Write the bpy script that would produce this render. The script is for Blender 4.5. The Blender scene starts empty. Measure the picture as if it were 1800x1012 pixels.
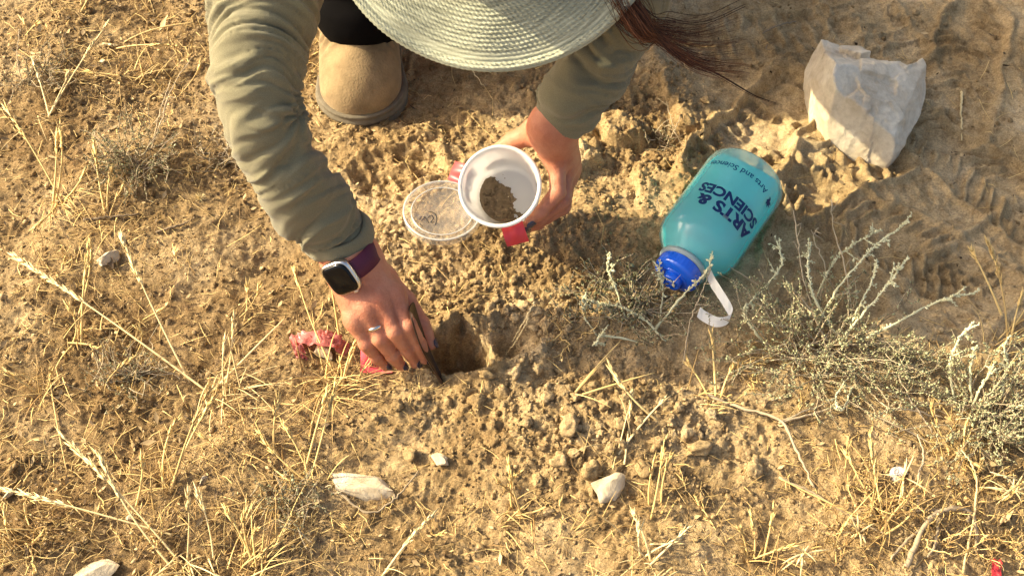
import bpy, math, random
import numpy as np
from mathutils import Vector, Matrix

random.seed(7)
RNG = np.random.default_rng(11)
SC = bpy.context.scene
COL = SC.collection

# ------------------------------------------------------------------ camera, sky, sun, exposure
PITCH = math.radians(55.0)
CAM = np.array([0.0, -0.803, 1.147])
FWD = np.array([0.0, math.cos(PITCH), -math.sin(PITCH)])
UPV = np.array([0.0, math.sin(PITCH), math.cos(PITCH)])
RGT = np.array([1.0, 0.0, 0.0])
FPX = 2021.0            # focal length in photo pixels (photo is 1800 x 1012)
cam_d = bpy.data.cameras.new('camera')
cam = bpy.data.objects.new('camera', cam_d)
COL.objects.link(cam)
cam.location = CAM
cam.rotation_euler = (math.pi / 2 - PITCH, 0, 0)
cam_d.sensor_width = 36.0
cam_d.lens = 36.0 * FPX / 1800.0
cam_d.clip_start = 0.05
cam_d.clip_end = 500.0
SC.camera = cam

SUN_EL = math.radians(31.0)
SUN_TRAVEL = math.radians(-12.0)    # heading of the sunlight over the ground, from +X
world = bpy.data.worlds.new('World')
SC.world = world
world.use_nodes = True
wn = world.node_tree
bg = wn.nodes['Background']
sky = wn.nodes.new('ShaderNodeTexSky')
sky.sky_type = 'NISHITA'
sky.sun_disc = False
sky.sun_elevation = SUN_EL
sky.sun_rotation = math.atan2(-math.cos(SUN_TRAVEL), -math.sin(SUN_TRAVEL))
sky.dust_density = 8.0
sky.ozone_density = 0.6
wn.links.new(sky.outputs[0], bg.inputs[0])
bg.inputs[1].default_value = 0.14
sun_d = bpy.data.lights.new('sun', 'SUN')
sun_d.energy = 4.1
sun_d.angle = math.radians(0.55)
sun_d.color = (1.0, 0.865, 0.575)
sun = bpy.data.objects.new('sun', sun_d)
COL.objects.link(sun)
_dir = Vector((math.cos(SUN_EL) * math.cos(SUN_TRAVEL), math.cos(SUN_EL) * math.sin(SUN_TRAVEL), -math.sin(SUN_EL)))
sun.rotation_euler = _dir.to_track_quat('-Z', 'Y').to_euler()
sun.location = (-3, 1, 3)
SC.view_settings.view_transform = 'Standard'
SC.view_settings.look = 'None'
SC.view_settings.exposure = 1.12
SC.view_settings.gamma = 1.0
SC.view_settings.use_curve_mapping = False
SC.cycles.max_bounces = 8
SC.cycles.transparent_max_bounces = 16

# ------------------------------------------------------------------ pixel <-> place
def ray(px, py):
    return FWD + RGT * ((px - 900.0) / FPX) - UPV * ((py - 506.0) / FPX)
def W(px, py, z=0.0):
    """the point at height z that the photo shows at px, py"""
    d = ray(px, py)
    return CAM + d * ((z - CAM[2]) / d[2])
def PIX(x, y, z=0.0):
    rx, ry, rz = x - CAM[0], y - CAM[1], z - CAM[2]
    dep = ry * FWD[1] + rz * FWD[2]
    up = ry * UPV[1] + rz * UPV[2]
    return 900 + FPX * rx / dep, 506 - FPX * up / dep
def nrm(v):
    v = np.asarray(v, float)
    return v / (np.linalg.norm(v) + 1e-12)

# ------------------------------------------------------------------ noise
def _hash(i, j, k, seed):
    h = (i * 374761393 + j * 668265263 + k * 2147483647 + seed * 1274126177) & 0xFFFFFFFF
    h = ((h ^ (h >> 13)) * 1274126177) & 0xFFFFFFFF
    h = ((h ^ (h >> 16)) * 2246822519) & 0xFFFFFFFF
    return (h ^ (h >> 15)) & 0xFFFFFFFF
def _rnd(i, j, k, seed):
    return _hash(i, j, k, seed).astype(np.float64) / 4294967295.0
def noise2(x, y, seed=0):
    xi = np.floor(x).astype(np.int64); yi = np.floor(y).astype(np.int64)
    fx = x - xi; fy = y - yi
    u = fx * fx * fx * (fx * (fx * 6 - 15) + 10); v = fy * fy * fy * (fy * (fy * 6 - 15) + 10)
    def g(i, j):
        a = _rnd(i, j, 0, seed) * 2 * np.pi
        return np.cos(a), np.sin(a)
    a = g(xi, yi); b = g(xi + 1, yi); c = g(xi, yi + 1); d = g(xi + 1, yi + 1)
    n00 = a[0] * fx + a[1] * fy; n10 = b[0] * (fx - 1) + b[1] * fy
    n01 = c[0] * fx + c[1] * (fy - 1); n11 = d[0] * (fx - 1) + d[1] * (fy - 1)
    return ((n00 * (1 - u) + n10 * u) * (1 - v) + (n01 * (1 - u) + n11 * u) * v) * 1.5
def fbm2(x, y, seed=0, octs=4, gain=0.5):
    s = 0; a = 1.0; f = 1.0
    for o in range(octs):
        s = s + a * noise2(x * f, y * f, seed + o * 17); a *= gain; f *= 2.03
    return s
def noise3(x, y, z, seed=0):
    xi = np.floor(x).astype(np.int64); yi = np.floor(y).astype(np.int64); zi = np.floor(z).astype(np.int64)
    fx = x - xi; fy = y - yi; fz = z - zi
    u = fx * fx * (3 - 2 * fx); v = fy * fy * (3 - 2 * fy); w = fz * fz * (3 - 2 * fz)
    def r(a, b, c): return _rnd(xi + a, yi + b, zi + c, seed)
    x00 = r(0, 0, 0) * (1 - u) + r(1, 0, 0) * u; x10 = r(0, 1, 0) * (1 - u) + r(1, 1, 0) * u
    x01 = r(0, 0, 1) * (1 - u) + r(1, 0, 1) * u; x11 = r(0, 1, 1) * (1 - u) + r(1, 1, 1) * u
    return ((x00 * (1 - v) + x10 * v) * (1 - w) + (x01 * (1 - v) + x11 * v) * w) * 2 - 1
def worley2(x, y, seed=0):
    xi = np.floor(x).astype(np.int64); yi = np.floor(y).astype(np.int64)
    best = np.full(x.shape, 9.0); val = np.zeros(x.shape)
    for di in (-1, 0, 1):
        for dj in (-1, 0, 1):
            i = xi + di; j = yi + dj
            dx = i + _rnd(i, j, 1, seed) - x; dy = j + _rnd(i, j, 2, seed) - y
            d = dx * dx + dy * dy
            m = d < best
            best = np.where(m, d, best); val = np.where(m, _rnd(i, j, 3, seed), val)
    return np.sqrt(best), val
def smooth(a, b, x):
    t = np.clip((x - a) / (b - a), 0, 1)
    return t * t * (3 - 2 * t)

# ------------------------------------------------------------------ mesh building
class MB:
    def __init__(self):
        self.v = []; self.f = []; self.n = 0; self.t = []
    def add(self, verts, faces, tint=None):
        verts = np.asarray(verts, float).reshape(-1, 3)
        self.v.append(verts)
        for f in (faces if isinstance(faces, list) else [faces]):
            f = np.asarray(f, np.int64)
            if f.size: self.f.append(f + self.n)
        self.n += len(verts)
        self.t.append(np.full(len(verts), 0.5 if tint is None else tint) if np.isscalar(tint) or tint is None else np.asarray(tint, float))
    def tube(self, pts, rad, sides=5, tint=None, cap=True, flat=None):
        pts = np.asarray(pts, float); m = len(pts)
        rad = np.broadcast_to(np.asarray(rad, float), (m,))
        tan = np.gradient(pts, axis=0)
        tan /= np.linalg.norm(tan, axis=1)[:, None] + 1e-12
        ref = np.array([0.13, 0.21, 0.97]) if abs(tan[0][2]) < 0.9 else np.array([0.97, 0.1, 0.2])
        a = np.cross(tan, ref); a /= np.linalg.norm(a, axis=1)[:, None] + 1e-12
        b = np.cross(tan, a)
        th = np.arange(sides) * 2 * np.pi / sides
        k = 1.0 if flat is None else flat
        v = pts[:, None, :] + rad[:, None, None] * (np.cos(th)[None, :, None] * a[:, None, :] + k * np.sin(th)[None, :, None] * b[:, None, :])
        i = np.arange(m - 1)[:, None] * sides; j = np.arange(sides)[None, :]; j2 = (j + 1) % sides
        q = np.stack([i + j, i + j2, i + sides + j2, i + sides + j], -1).reshape(-1, 4)
        fs = [q]
        v = v.reshape(-1, 3)
        if cap:
            v = np.vstack([v, pts[0], pts[-1]])
            c0 = m * sides; jj = np.arange(sides); jn = (jj + 1) % sides
            fs.append(np.stack([np.full(sides, c0), jn, jj], -1))
            o = (m - 1) * sides
            fs.append(np.stack([np.full(sides, c0 + 1), o + jj, o + jn], -1))
        self.add(v, fs, tint)
    def lathe(self, prof, seg=48, frame=None, closed=False):
        """prof: (radius, height) pairs; frame: 4x4 placing local Z as axis"""
        prof = np.asarray(prof, float); m = len(prof)
        th = np.arange(seg) * 2 * np.pi / seg
        v = np.stack([prof[:, None, 0] * np.cos(th), prof[:, None, 0] * np.sin(th), np.broadcast_to(prof[:, None, 1], (m, seg))], -1).reshape(-1, 3)
        i = np.arange(m - 1)[:, None] * seg; j = np.arange(seg)[None, :]; j2 = (j + 1) % seg
        q = np.stack([i + j, i + j2, i + seg + j2, i + seg + j], -1).reshape(-1, 4)
        fs = [q]
        if closed:
            o = (m - 1) * seg; jj = np.arange(seg); jn = (jj + 1) % seg
            fs.append(np.stack([o + jj, o + jn, jn, jj], -1))
        if frame is not None:
            v = v @ frame[:3, :3].T + frame[:3, 3]
        self.add(v, fs)
    def mesh(self, name, smooth_=True):
        me = bpy.data.meshes.new(name)
        v = np.vstack(self.v); nf = sum(len(f) for f in self.f)
        me.vertices.add(len(v)); me.vertices.foreach_set('co', v.ravel())
        loops = np.concatenate([f.ravel() for f in self.f])
        tot = np.concatenate([np.full(len(f), f.shape[1]) for f in self.f])
        st = np.concatenate([[0], np.cumsum(tot)[:-1]])
        me.loops.add(len(loops)); me.loops.foreach_set('vertex_index', loops.astype(np.int32))
        me.polygons.add(nf); me.polygons.foreach_set('loop_start', st.astype(np.int32)); me.polygons.foreach_set('loop_total', tot.astype(np.int32))
        me.update(calc_edges=True)
        if smooth_:
            me.polygons.foreach_set('use_smooth', np.ones(nf, bool))
        t = np.concatenate(self.t)
        at = me.attributes.new('tint', 'FLOAT', 'POINT')
        at.data.foreach_set('value', t.astype(np.float32))
        me.validate()
        return me
    def build(self, name, mat, parent=None, smooth_=True):
        return link(name, self.mesh(name, smooth_), mat, parent)
def link(name, me, mat=None, parent=None):
    o = bpy.data.objects.new(name, me)
    COL.objects.link(o)
    if mat is not None and not me.materials: me.materials.append(mat)
    if parent is not None: o.parent = parent
    return o
def tag(o, label=None, cat=None, group=None, kind=None):
    if label: o['label'] = label
    if cat: o['category'] = cat
    if group: o['group'] = group
    if kind: o['kind'] = kind
    return o
def empty(name, loc):
    o = bpy.data.objects.new(name, None)
    COL.objects.link(o); o.location = loc; o.empty_display_size = 0.05
    return o
def child_local(o, parent):
    """mesh built in world space, hung on a placed Empty"""
    o.parent = parent
    o.matrix_parent_inverse = Matrix.Translation(parent.location).inverted()
    return o
def frame_z(origin, z, x=None):
    z = nrm(z)
    if x is None: x = np.array([1.0, 0, 0]) if abs(z[0]) < 0.9 else np.array([0, 1.0, 0])
    x = nrm(np.asarray(x, float) - z * np.dot(x, z)); y = np.cross(z, x)
    F = np.eye(4); F[:3, 0] = x; F[:3, 1] = y; F[:3, 2] = z; F[:3, 3] = origin
    return F
def bez(p0, p1, p2, n):
    t = np.linspace(0, 1, n)[:, None]
    return (1 - t) ** 2 * np.asarray(p0) + 2 * t * (1 - t) * np.asarray(p1) + t * t * np.asarray(p2)
def spline(pts, n):
    """Catmull-Rom through pts"""
    P = np.asarray(pts, float)
    P = np.vstack([2 * P[0] - P[1], P, 2 * P[-1] - P[-2]])
    k = len(P) - 3; out = []
    for u in np.linspace(0, k - 1e-6, n):
        i = int(u); t = u - i; a, b, c, d = P[i:i + 4]
        out.append(0.5 * ((2 * b) + (c - a) * t + (2 * a - 5 * b + 4 * c - d) * t * t + (3 * b - a - 3 * c + d) * t ** 3))
    return np.array(out)

# ------------------------------------------------------------------ implicit surfaces -> mesh
def surface_nets(f, org, h):
    nx, ny, nz = f.shape
    s = f < 0
    cs = [f[a:nx - 1 + a, b:ny - 1 + b, c:nz - 1 + c] for a in (0, 1) for b in (0, 1) for c in (0, 1)]
    ss = [s[a:nx - 1 + a, b:ny - 1 + b, c:nz - 1 + c] for a in (0, 1) for b in (0, 1) for c in (0, 1)]
    cnt = sum(x.astype(np.int8) for x in ss)
    act = (cnt > 0) & (cnt < 8)
    idx = -np.ones(act.shape, np.int64); ai = np.argwhere(act); idx[act] = np.arange(len(ai))
    vals = np.stack([c[act] for c in cs], 1)
    corners = np.array([(a, b, c) for a in (0, 1) for b in (0, 1) for c in (0, 1)], float)
    acc = np.zeros((len(ai), 3)); num = np.zeros(len(ai))
    for p in range(8):
        for q in range(p + 1, 8):
            if np.abs(corners[p] - corners[q]).sum() == 1:
                va, vb = vals[:, p], vals[:, q]; m = (va < 0) != (vb < 0)
                t = np.where(m, va / np.where(m, va - vb, 1), 0)
                acc += np.where(m[:, None], corners[p] + (corners[q] - corners[p]) * t[:, None], 0); num += m
    v = (ai + acc / num[:, None]) * h + org
    quads = []
    for ax in range(3):
        sl0 = [slice(1, n - 1) for n in (nx, ny, nz)]; sl1 = list(sl0)
        sl0[ax] = slice(0, f.shape[ax] - 1); sl1[ax] = slice(1, f.shape[ax])
        a = s[tuple(sl0)]; b = s[tuple(sl1)]
        e = np.argwhere(a != b); flip = a[a != b]
        off = np.array([1, 1, 1]); off[ax] = 0
        e = e + off
        o1, o2 = [(1, 2), (2, 0), (0, 1)][ax]
        def cell(d1, d2):
            c = e.copy(); c[:, o1] -= d1; c[:, o2] -= d2
            return idx[c[:, 0], c[:, 1], c[:, 2]]
        q = np.stack([cell(1, 1), cell(0, 1), cell(0, 0), cell(1, 0)], 1)
        q[~flip] = q[~flip][:, ::-1]
        quads.append(q)
    q = np.vstack(quads)
    return v, q[(q >= 0).all(1)]
def sdf_mesh(fn, lo, hi, h):
    lo = np.asarray(lo, float); hi = np.asarray(hi, float)
    n = np.ceil((hi - lo) / h).astype(int) + 1
    ax = [lo[i] + h * np.arange(n[i]) for i in range(3)]
    X, Y, Z = np.meshgrid(*ax, indexing='ij')
    return surface_nets(fn(X, Y, Z), lo, h)
def rcone(X, Y, Z, a, b, ra, rb):
    a = np.asarray(a, float); b = np.asarray(b, float); d = b - a
    t = np.clip(((X - a[0]) * d[0] + (Y - a[1]) * d[1] + (Z - a[2]) * d[2]) / (d @ d + 1e-12), 0, 1)
    return np.sqrt((X - a[0] - t * d[0]) ** 2 + (Y - a[1] - t * d[1]) ** 2 + (Z - a[2] - t * d[2]) ** 2) - (ra + (rb - ra) * t)
def ellip(X, Y, Z, c, r):
    q = np.sqrt(((X - c[0]) / r[0]) ** 2 + ((Y - c[1]) / r[1]) ** 2 + ((Z - c[2]) / r[2]) ** 2)
    return (q - 1) * min(r)
def smin(a, b, k):
    h = np.maximum(k - np.abs(a - b), 0) / k
    return np.minimum(a, b) - h * h * k * 0.25

# ------------------------------------------------------------------ materials
def new_mat(name):
    m = bpy.data.materials.new(name); m.use_nodes = True
    nt = m.node_tree
    return m, nt, nt.nodes['Principled BSDF']
def N(nt, kind, **kw):
    n = nt.nodes.new(kind)
    for k, v in kw.items(): setattr(n, k, v)
    return n
def noise_node(nt, scale, detail=4, rough=0.6, coord=None, dist=0.0):
    n = N(nt, 'ShaderNodeTexNoise'); n.inputs['Scale'].default_value = scale
    n.inputs['Detail'].default_value = detail; n.inputs['Roughness'].default_value = rough
    n.inputs['Distortion'].default_value = dist
    if coord is not None: nt.links.new(coord, n.inputs['Vector'])
    return n
def ramp(nt, fac, stops):
    r = N(nt, 'ShaderNodeValToRGB')
    while len(r.color_ramp.elements) < len(stops): r.color_ramp.elements.new(0.5)
    for e, (p, c) in zip(r.color_ramp.elements, stops):
        e.position = p; e.color = (*c, 1)
    nt.links.new(fac, r.inputs[0])
    return r
def bump(nt, height, strength, dist, bsdf, chain=None):
    b = N(nt, 'ShaderNodeBump'); b.inputs['Strength'].default_value = strength; b.inputs['Distance'].default_value = dist
    nt.links.new(height, b.inputs['Height'])
    if chain: nt.links.new(chain.outputs[0], b.inputs['Normal'])
    nt.links.new(b.outputs[0], bsdf.inputs['Normal'])
    return b
def simple(name, col, rough=0.6, var=0.15, nscale=60, bumpd=0.0, bscale=300, spec=0.3, sheen=0.0, tint=False, metal=0.0, coat=0.0, lo=None):
    m, nt, b = new_mat(name)
    co = N(nt, 'ShaderNodeTexCoord').outputs['Object']
    col = np.array(col, float)
    if tint:
        at = N(nt, 'ShaderNodeAttribute'); at.attribute_name = 'tint'
        fac = at.outputs['Fac']
    else:
        fac = noise_node(nt, nscale, 4, 0.6, co).outputs['Fac']
    lo = col * (1 - var) if lo is None else np.array(lo)
    hi = np.minimum(col * (1 + var), 0.95)
    r = ramp(nt, fac, [(0.2, tuple(lo)), (0.8, tuple(hi))])
    nt.links.new(r.outputs[0], b.inputs['Base Color'])
    b.inputs['Roughness'].default_value = rough
    b.inputs['Specular IOR Level'].default_value = spec
    b.inputs['Metallic'].default_value = metal
    b.inputs['Coat Weight'].default_value = coat
    if sheen:
        b.inputs['Sheen Weight'].default_value = sheen; b.inputs['Sheen Roughness'].default_value = 0.5
    if bumpd:
        bn = noise_node(nt, bscale, 3, 0.6, co)
        bump(nt, bn.outputs['Fac'], 0.6, bumpd, b)
    return m

def soil_material(name, tint=False):
    m, nt, b = new_mat(name)
    co = N(nt, 'ShaderNodeNewGeometry').outputs['Position']
    n1 = noise_node(nt, 6, 6, 0.62, co); n2 = noise_node(nt, 55, 6, 0.7, co); n3 = noise_node(nt, 420, 3, 0.6, co)
    r1 = ramp(nt, n1.outputs['Fac'], [(0.34, (0.335, 0.225, 0.104)), (0.50, (0.470, 0.335, 0.168)), (0.66, (0.61, 0.462, 0.262))])
    r2 = ramp(nt, n2.outputs['Fac'], [(0.30, (0.56, 0.51, 0.46)), (0.52, (0.95, 0.95, 0.95)), (0.75, (1.2, 1.19, 1.16))])
    mx = N(nt, 'ShaderNodeMix', data_type='RGBA', blend_type='MULTIPLY'); mx.inputs[0].default_value = 1.0
    nt.links.new(r1.outputs[0], mx.inputs[6]); nt.links.new(r2.outputs[0], mx.inputs[7])
    r3 = ramp(nt, n3.outputs['Fac'], [(0.30, (0.58, 0.55, 0.51)), (0.58, (1.0, 1.0, 1.0)), (0.76, (1.3, 1.28, 1.22))])
    m2 = N(nt, 'ShaderNodeMix', data_type='RGBA', blend_type='MULTIPLY'); m2.inputs[0].default_value = 0.85
    nt.links.new(mx.outputs[2], m2.inputs[6]); nt.links.new(r3.outputs[0], m2.inputs[7])
    out = m2.outputs[2]
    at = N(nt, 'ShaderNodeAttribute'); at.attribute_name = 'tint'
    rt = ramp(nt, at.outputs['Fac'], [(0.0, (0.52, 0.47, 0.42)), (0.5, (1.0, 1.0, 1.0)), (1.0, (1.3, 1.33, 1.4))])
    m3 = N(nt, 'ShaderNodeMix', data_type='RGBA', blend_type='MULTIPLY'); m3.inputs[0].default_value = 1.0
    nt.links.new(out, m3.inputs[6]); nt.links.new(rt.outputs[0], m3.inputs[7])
    nt.links.new(m3.outputs[2], b.inputs['Base Color'])
    b.inputs['Roughness'].default_value = 0.95; b.inputs['Specular IOR Level'].default_value = 0.1
    bn = noise_node(nt, 260, 5, 0.7, co); b1 = bump(nt, bn.outputs['Fac'], 0.9, 0.004, b)
    bn2 = noise_node(nt, 900, 3, 0.6, co); bump(nt, bn2.outputs['Fac'], 0.7, 0.0012, b, b1)
    return m
M = {}
M['soil'] = soil_material('soil')
M['straw'] = simple('straw', (0.66, 0.48, 0.19), 0.55, tint=True, lo=(0.30, 0.18, 0.065), spec=0.35)
M['straw_pale'] = simple('straw_pale', (0.72, 0.58, 0.30), 0.55, tint=True, lo=(0.44, 0.30, 0.12), spec=0.35)
M['twig'] = simple('twig', (0.46, 0.37, 0.24), 0.8, tint=True, lo=(0.20, 0.145, 0.085))
M['twig_green'] = simple('twig_green', (0.64, 0.61, 0.38), 0.75, tint=True, lo=(0.36, 0.335, 0.19))
M['leaf'] = simple('leaf', (0.40, 0.395, 0.22), 0.75, tint=True, lo=(0.11, 0.108, 0.048))
M['cup_soil'] = simple('cup_soil', (0.24, 0.175, 0.105), 0.95, tint=True, lo=(0.10, 0.07, 0.04), spec=0.1)
M['litter'] = simple('litter', (0.46, 0.33, 0.165), 0.8, tint=True, lo=(0.085, 0.055, 0.03))
M['shirt'] = simple('shirt_cloth', (0.195, 0.175, 0.105), 0.95, 0.28, 1100, 0.0012, 1100, 0.1, 0.2)
M['trousers'] = simple('black_cloth', (0.0045, 0.004, 0.004), 0.95, 0.2, 500, 0.0004, 1500, 0.05)
M['boot'] = simple('boot_suede', (0.25, 0.178, 0.094), 0.95, 0.5, 26, 0.0016, 320, 0.05, 0.1)
M['sole'] = simple('boot_sole', (0.15, 0.125, 0.085), 0.85, 0.35, 60, 0.0006, 300, 0.2)
M['purple'] = simple('purple_cloth', (0.085, 0.03, 0.14), 0.8, 0.2, 300)
M['strap'] = simple('watch_strap', (0.085, 0.012, 0.035), 0.6, 0.1, 200, 0.0, 300, 0.35)
M['metal'] = simple('watch_metal', (0.70, 0.66, 0.62), 0.28, 0.04, 50, metal=1.0)
M['screen'] = simple('watch_glass', (0.004, 0.004, 0.005), 0.12, 0.1, 20, spec=0.25, coat=0.0)
M['nail'] = simple('nail_polish', (0.020, 0.022, 0.055), 0.22, 0.1, 50, spec=0.5, coat=0.5)
M['ring'] = simple('ring_metal', (0.75, 0.66, 0.55), 0.2, 0.05, 50, metal=1.0)
M['blade'] = simple('blade_steel', (0.055, 0.032, 0.022), 0.4, 0.6, 45, 0.0004, 200, 0.4, metal=0.6)
M['red'] = simple('red_tape', (0.74, 0.055, 0.06), 0.38, 0.10, 80, 0.0005, 90, 0.4)
M['pink'] = simple('pink_tape', (0.80, 0.10, 0.13), 0.45, 0.18, 70, 0.0006, 100, 0.4)
M['ink'] = simple('ink', (0.012, 0.012, 0.016), 0.6, 0.1, 50)
M['navy'] = simple('navy_print', (0.010, 0.018, 0.095), 0.5, 0.1, 50)
M['cap'] = simple('cap_plastic', (0.006, 0.11, 0.70), 0.16, 0.08, 20, spec=0.6, coat=0.5)
M['strapw'] = simple('tether_plastic', (0.74, 0.72, 0.66), 0.4, 0.06, 60, spec=0.4)
M['hat'] = simple('hat_straw', (0.37, 0.375, 0.275), 0.85, tint=True, lo=(0.22, 0.223, 0.158), spec=0.2)
M['hair'] = simple('hair', (0.18, 0.062, 0.022), 0.6, tint=True, lo=(0.03, 0.011, 0.005), spec=0.2)
M['snail'] = simple('snail_shell', (0.62, 0.57, 0.50), 0.5, 0.15, 150)
def stone_material(name, a, b_, c):
    m, nt, b = new_mat(name)
    co = N(nt, 'ShaderNodeTexCoord').outputs['Object']
    n1 = noise_node(nt, 14, 7, 0.65, co, 0.4); n2 = noise_node(nt, 120, 5, 0.7, co)
    r1 = ramp(nt, n1.outputs['Fac'], [(0.36, a), (0.5, b_), (0.64, c)])
    r2 = ramp(nt, n2.outputs['Fac'], [(0.3, (0.80, 0.78, 0.75)), (0.6, (1, 1, 1))])
    mx = N(nt, 'ShaderNodeMix', data_type='RGBA', blend_type='MULTIPLY'); mx.inputs[0].default_value = 1.0
    nt.links.new(r1.outputs[0], mx.inputs[6]); nt.links.new(r2.outputs[0], mx.inputs[7])
    nt.links.new(mx.outputs[2], b.inputs['Base Color'])
    b.inputs['Roughness'].default_value = 0.85; b.inputs['Specular IOR Level'].default_value = 0.2
    b1 = bump(nt, n2.outputs['Fac'], 0.5, 0.002, b)
    n4 = noise_node(nt, 30, 6, 0.7, co, 1.0); bump(nt, n4.outputs['Fac'], 0.5, 0.006, b, b1)
    return m
M['limestone'] = stone_material('limestone', (0.56, 0.465, 0.33), (0.66, 0.575, 0.43), (0.72, 0.645, 0.50))
M['pale_stone'] = stone_material('pale_stone', (0.44, 0.34, 0.21), (0.56, 0.47, 0.33), (0.66, 0.59, 0.46))
def skin_material():
    m, nt, b = new_mat('skin')
    co = N(nt, 'ShaderNodeTexCoord').outputs['Object']
    n1 = noise_node(nt, 38, 4, 0.6, co); n2 = noise_node(nt, 700, 3, 0.6, co)
    r = ramp(nt, n1.outputs['Fac'], [(0.3, (0.40, 0.135, 0.072)), (0.5, (0.49, 0.188, 0.104)), (0.72, (0.55, 0.24, 0.138))])
    nt.links.new(r.outputs[0], b.inputs['Base Color'])
    b.inputs['Roughness'].default_value = 0.5; b.inputs['Specular IOR Level'].default_value = 0.35
    b.inputs['Subsurface Weight'].default_value = 0.18
    b.inputs['Subsurface Radius'].default_value = (0.006, 0.0022, 0.0012)
    b.inputs['Subsurface Scale'].default_value = 1.0
    w = N(nt, 'ShaderNodeTexVoronoi'); w.inputs['Scale'].default_value = 650; nt.links.new(co, w.inputs['Vector'])
    b1 = bump(nt, w.outputs['Distance'], 0.25, 0.0008, b)
    n4 = noise_node(nt, 190, 5, 0.7, co); bump(nt, n4.outputs['Fac'], 0.6, 0.0022, b, b1)
    return m
M['skin'] = skin_material()
def sheer(name, col, clear, trans=0.5, rough=0.25, gloss=0.06, clear_col=(1, 1, 1), fres=1.0):
    """thin plastic: part see-through, part scattering, a little gloss"""
    m, nt, b = new_mat(name)
    nt.nodes.remove(b)
    out = nt.nodes['Material Output']
    d = N(nt, 'ShaderNodeBsdfDiffuse'); d.inputs[0].default_value = (*col, 1)
    t = N(nt, 'ShaderNodeBsdfTranslucent'); t.inputs[0].default_value = (*col, 1)
    a = N(nt, 'ShaderNodeMixShader'); a.inputs[0].default_value = trans
    nt.links.new(d.outputs[0], a.inputs[1]); nt.links.new(t.outputs[0], a.inputs[2])
    tr = N(nt, 'ShaderNodeBsdfTransparent'); tr.inputs[0].default_value = (*clear_col, 1)
    c = N(nt, 'ShaderNodeMixShader'); c.inputs[0].default_value = clear
    nt.links.new(a.outputs[0], c.inputs[1]); nt.links.new(tr.outputs[0], c.inputs[2])
    g = N(nt, 'ShaderNodeBsdfGlossy'); g.inputs['Roughness'].default_value = rough
    lw = N(nt, 'ShaderNodeFresnel'); lw.inputs[0].default_value = 1.3
    e = N(nt, 'ShaderNodeMixShader')
    mu = N(nt, 'ShaderNodeMath', operation='MULTIPLY_ADD'); mu.inputs[1].default_value = fres; mu.inputs[2].default_value = gloss - 0.04 * fres
    nt.links.new(lw.outputs[0], mu.inputs[0]); nt.links.new(mu.outputs[0], e.inputs[0])
    nt.links.new(c.outputs[0], e.inputs[1]); nt.links.new(g.outputs[0], e.inputs[2])
    nt.links.new(e.outputs[0], out.inputs[0])
    return m
M['cup'] = sheer('cup_plastic', (0.90, 0.90, 0.89), 0.03, 0.45, 0.35, 0.03, (1, 1, 1), 0.3)
M['lid'] = sheer('lid_plastic', (0.80, 0.79, 0.76), 0.90, 0.3, 0.3, 0.02, (1, 1, 1), 0.12)
M['bottle'] = sheer('bottle_plastic', (0.66, 0.92, 0.88), 0.70, 0.5, 0.16, 0.05, (0.92, 0.99, 0.99), 0.5)
M['liquid'] = sheer('blue_liquid', (0.06, 0.84, 0.92), 0.14, 0.5, 0.2, 0.03, (0.3, 0.95, 1.0), 0.5)
M['collar'] = sheer('collar_plastic', (0.66, 0.74, 0.72), 0.15, 0.5, 0.3)
# ------------------------------------------------------------------ ground
def blob(px, py, cx, cy, rx, ry, p=2.0):
    return np.exp(-((np.abs(px - cx) / rx) ** p + (np.abs(py - cy) / ry) ** p))
HOLE = W(806, 618)
HRX, HRY = 0.040, 0.036
def lug_print(x, y, cx, cy, ang, L, Wd, deep, pat):
    """a boot print: sunk sole with raised tread bars and a pushed-up rim"""
    c, s = math.cos(ang), math.sin(ang)
    u = (x - cx) * c + (y - cy) * s; v = -(x - cx) * s + (y - cy) * c
    u = u + 0.006 * noise2(x * 30, y * 30, 5); v = v + 0.006 * noise2(x * 30, y * 30, 6)
    wl = Wd * (1 - 0.25 * smooth(-0.1, 0.25, u / L) + 0.12 * smooth(0.1, 0.4, u / L))
    e = np.sqrt((u / L) ** 4 + (v / wl) ** 4) ** 0.5
    ins = 1 - smooth(0.86, 1.02, e)
    if pat == 0:
        w = np.abs(((u + np.abs(v) * 0.6) / 0.019) % 1.0 - 0.5)
    elif pat == 1:
        w = np.minimum(np.abs((u / 0.024) % 1.0 - 0.5), np.abs(((v + 0.3 * u) / 0.026) % 1.0 - 0.5) + 0.12)
    else:
        w = np.abs(((u * 0.4 + v) / 0.017) % 1.0 - 0.5)
    bars = (1 - smooth(0.10, 0.24, w)) * smooth(-0.35, 0.25, noise2(x * 22, y * 22, 15)) + 0.3 * noise2(x * 60, y * 60, 16)
    rim = np.exp(-((e - 1.08) / 0.09) ** 2)
    return ins * (-deep + bars * deep * 0.85) + rim * deep * 0.6
def facet2(x, y, seed):
    """broken crust: every cell a little plate with its own height and tilt"""
    xi = np.floor(x).astype(np.int64); yi = np.floor(y).astype(np.int64)
    best = np.full(x.shape, 9.0); val = np.zeros(x.shape); tl = np.zeros(x.shape)
    for di in (-1, 0, 1):
        for dj in (-1, 0, 1):
            i = xi + di; j = yi + dj
            dx = i + _rnd(i, j, 1, seed) - x; dy = j + _rnd(i, j, 2, seed) - y
            d = dx * dx + dy * dy
            m = d < best
            a = _rnd(i, j, 4, seed) * 6.283
            best = np.where(m, d, best); val = np.where(m, _rnd(i, j, 3, seed), val); tl = np.where(m, dx * np.cos(a) + dy * np.sin(a), tl)
    return val, tl
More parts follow.
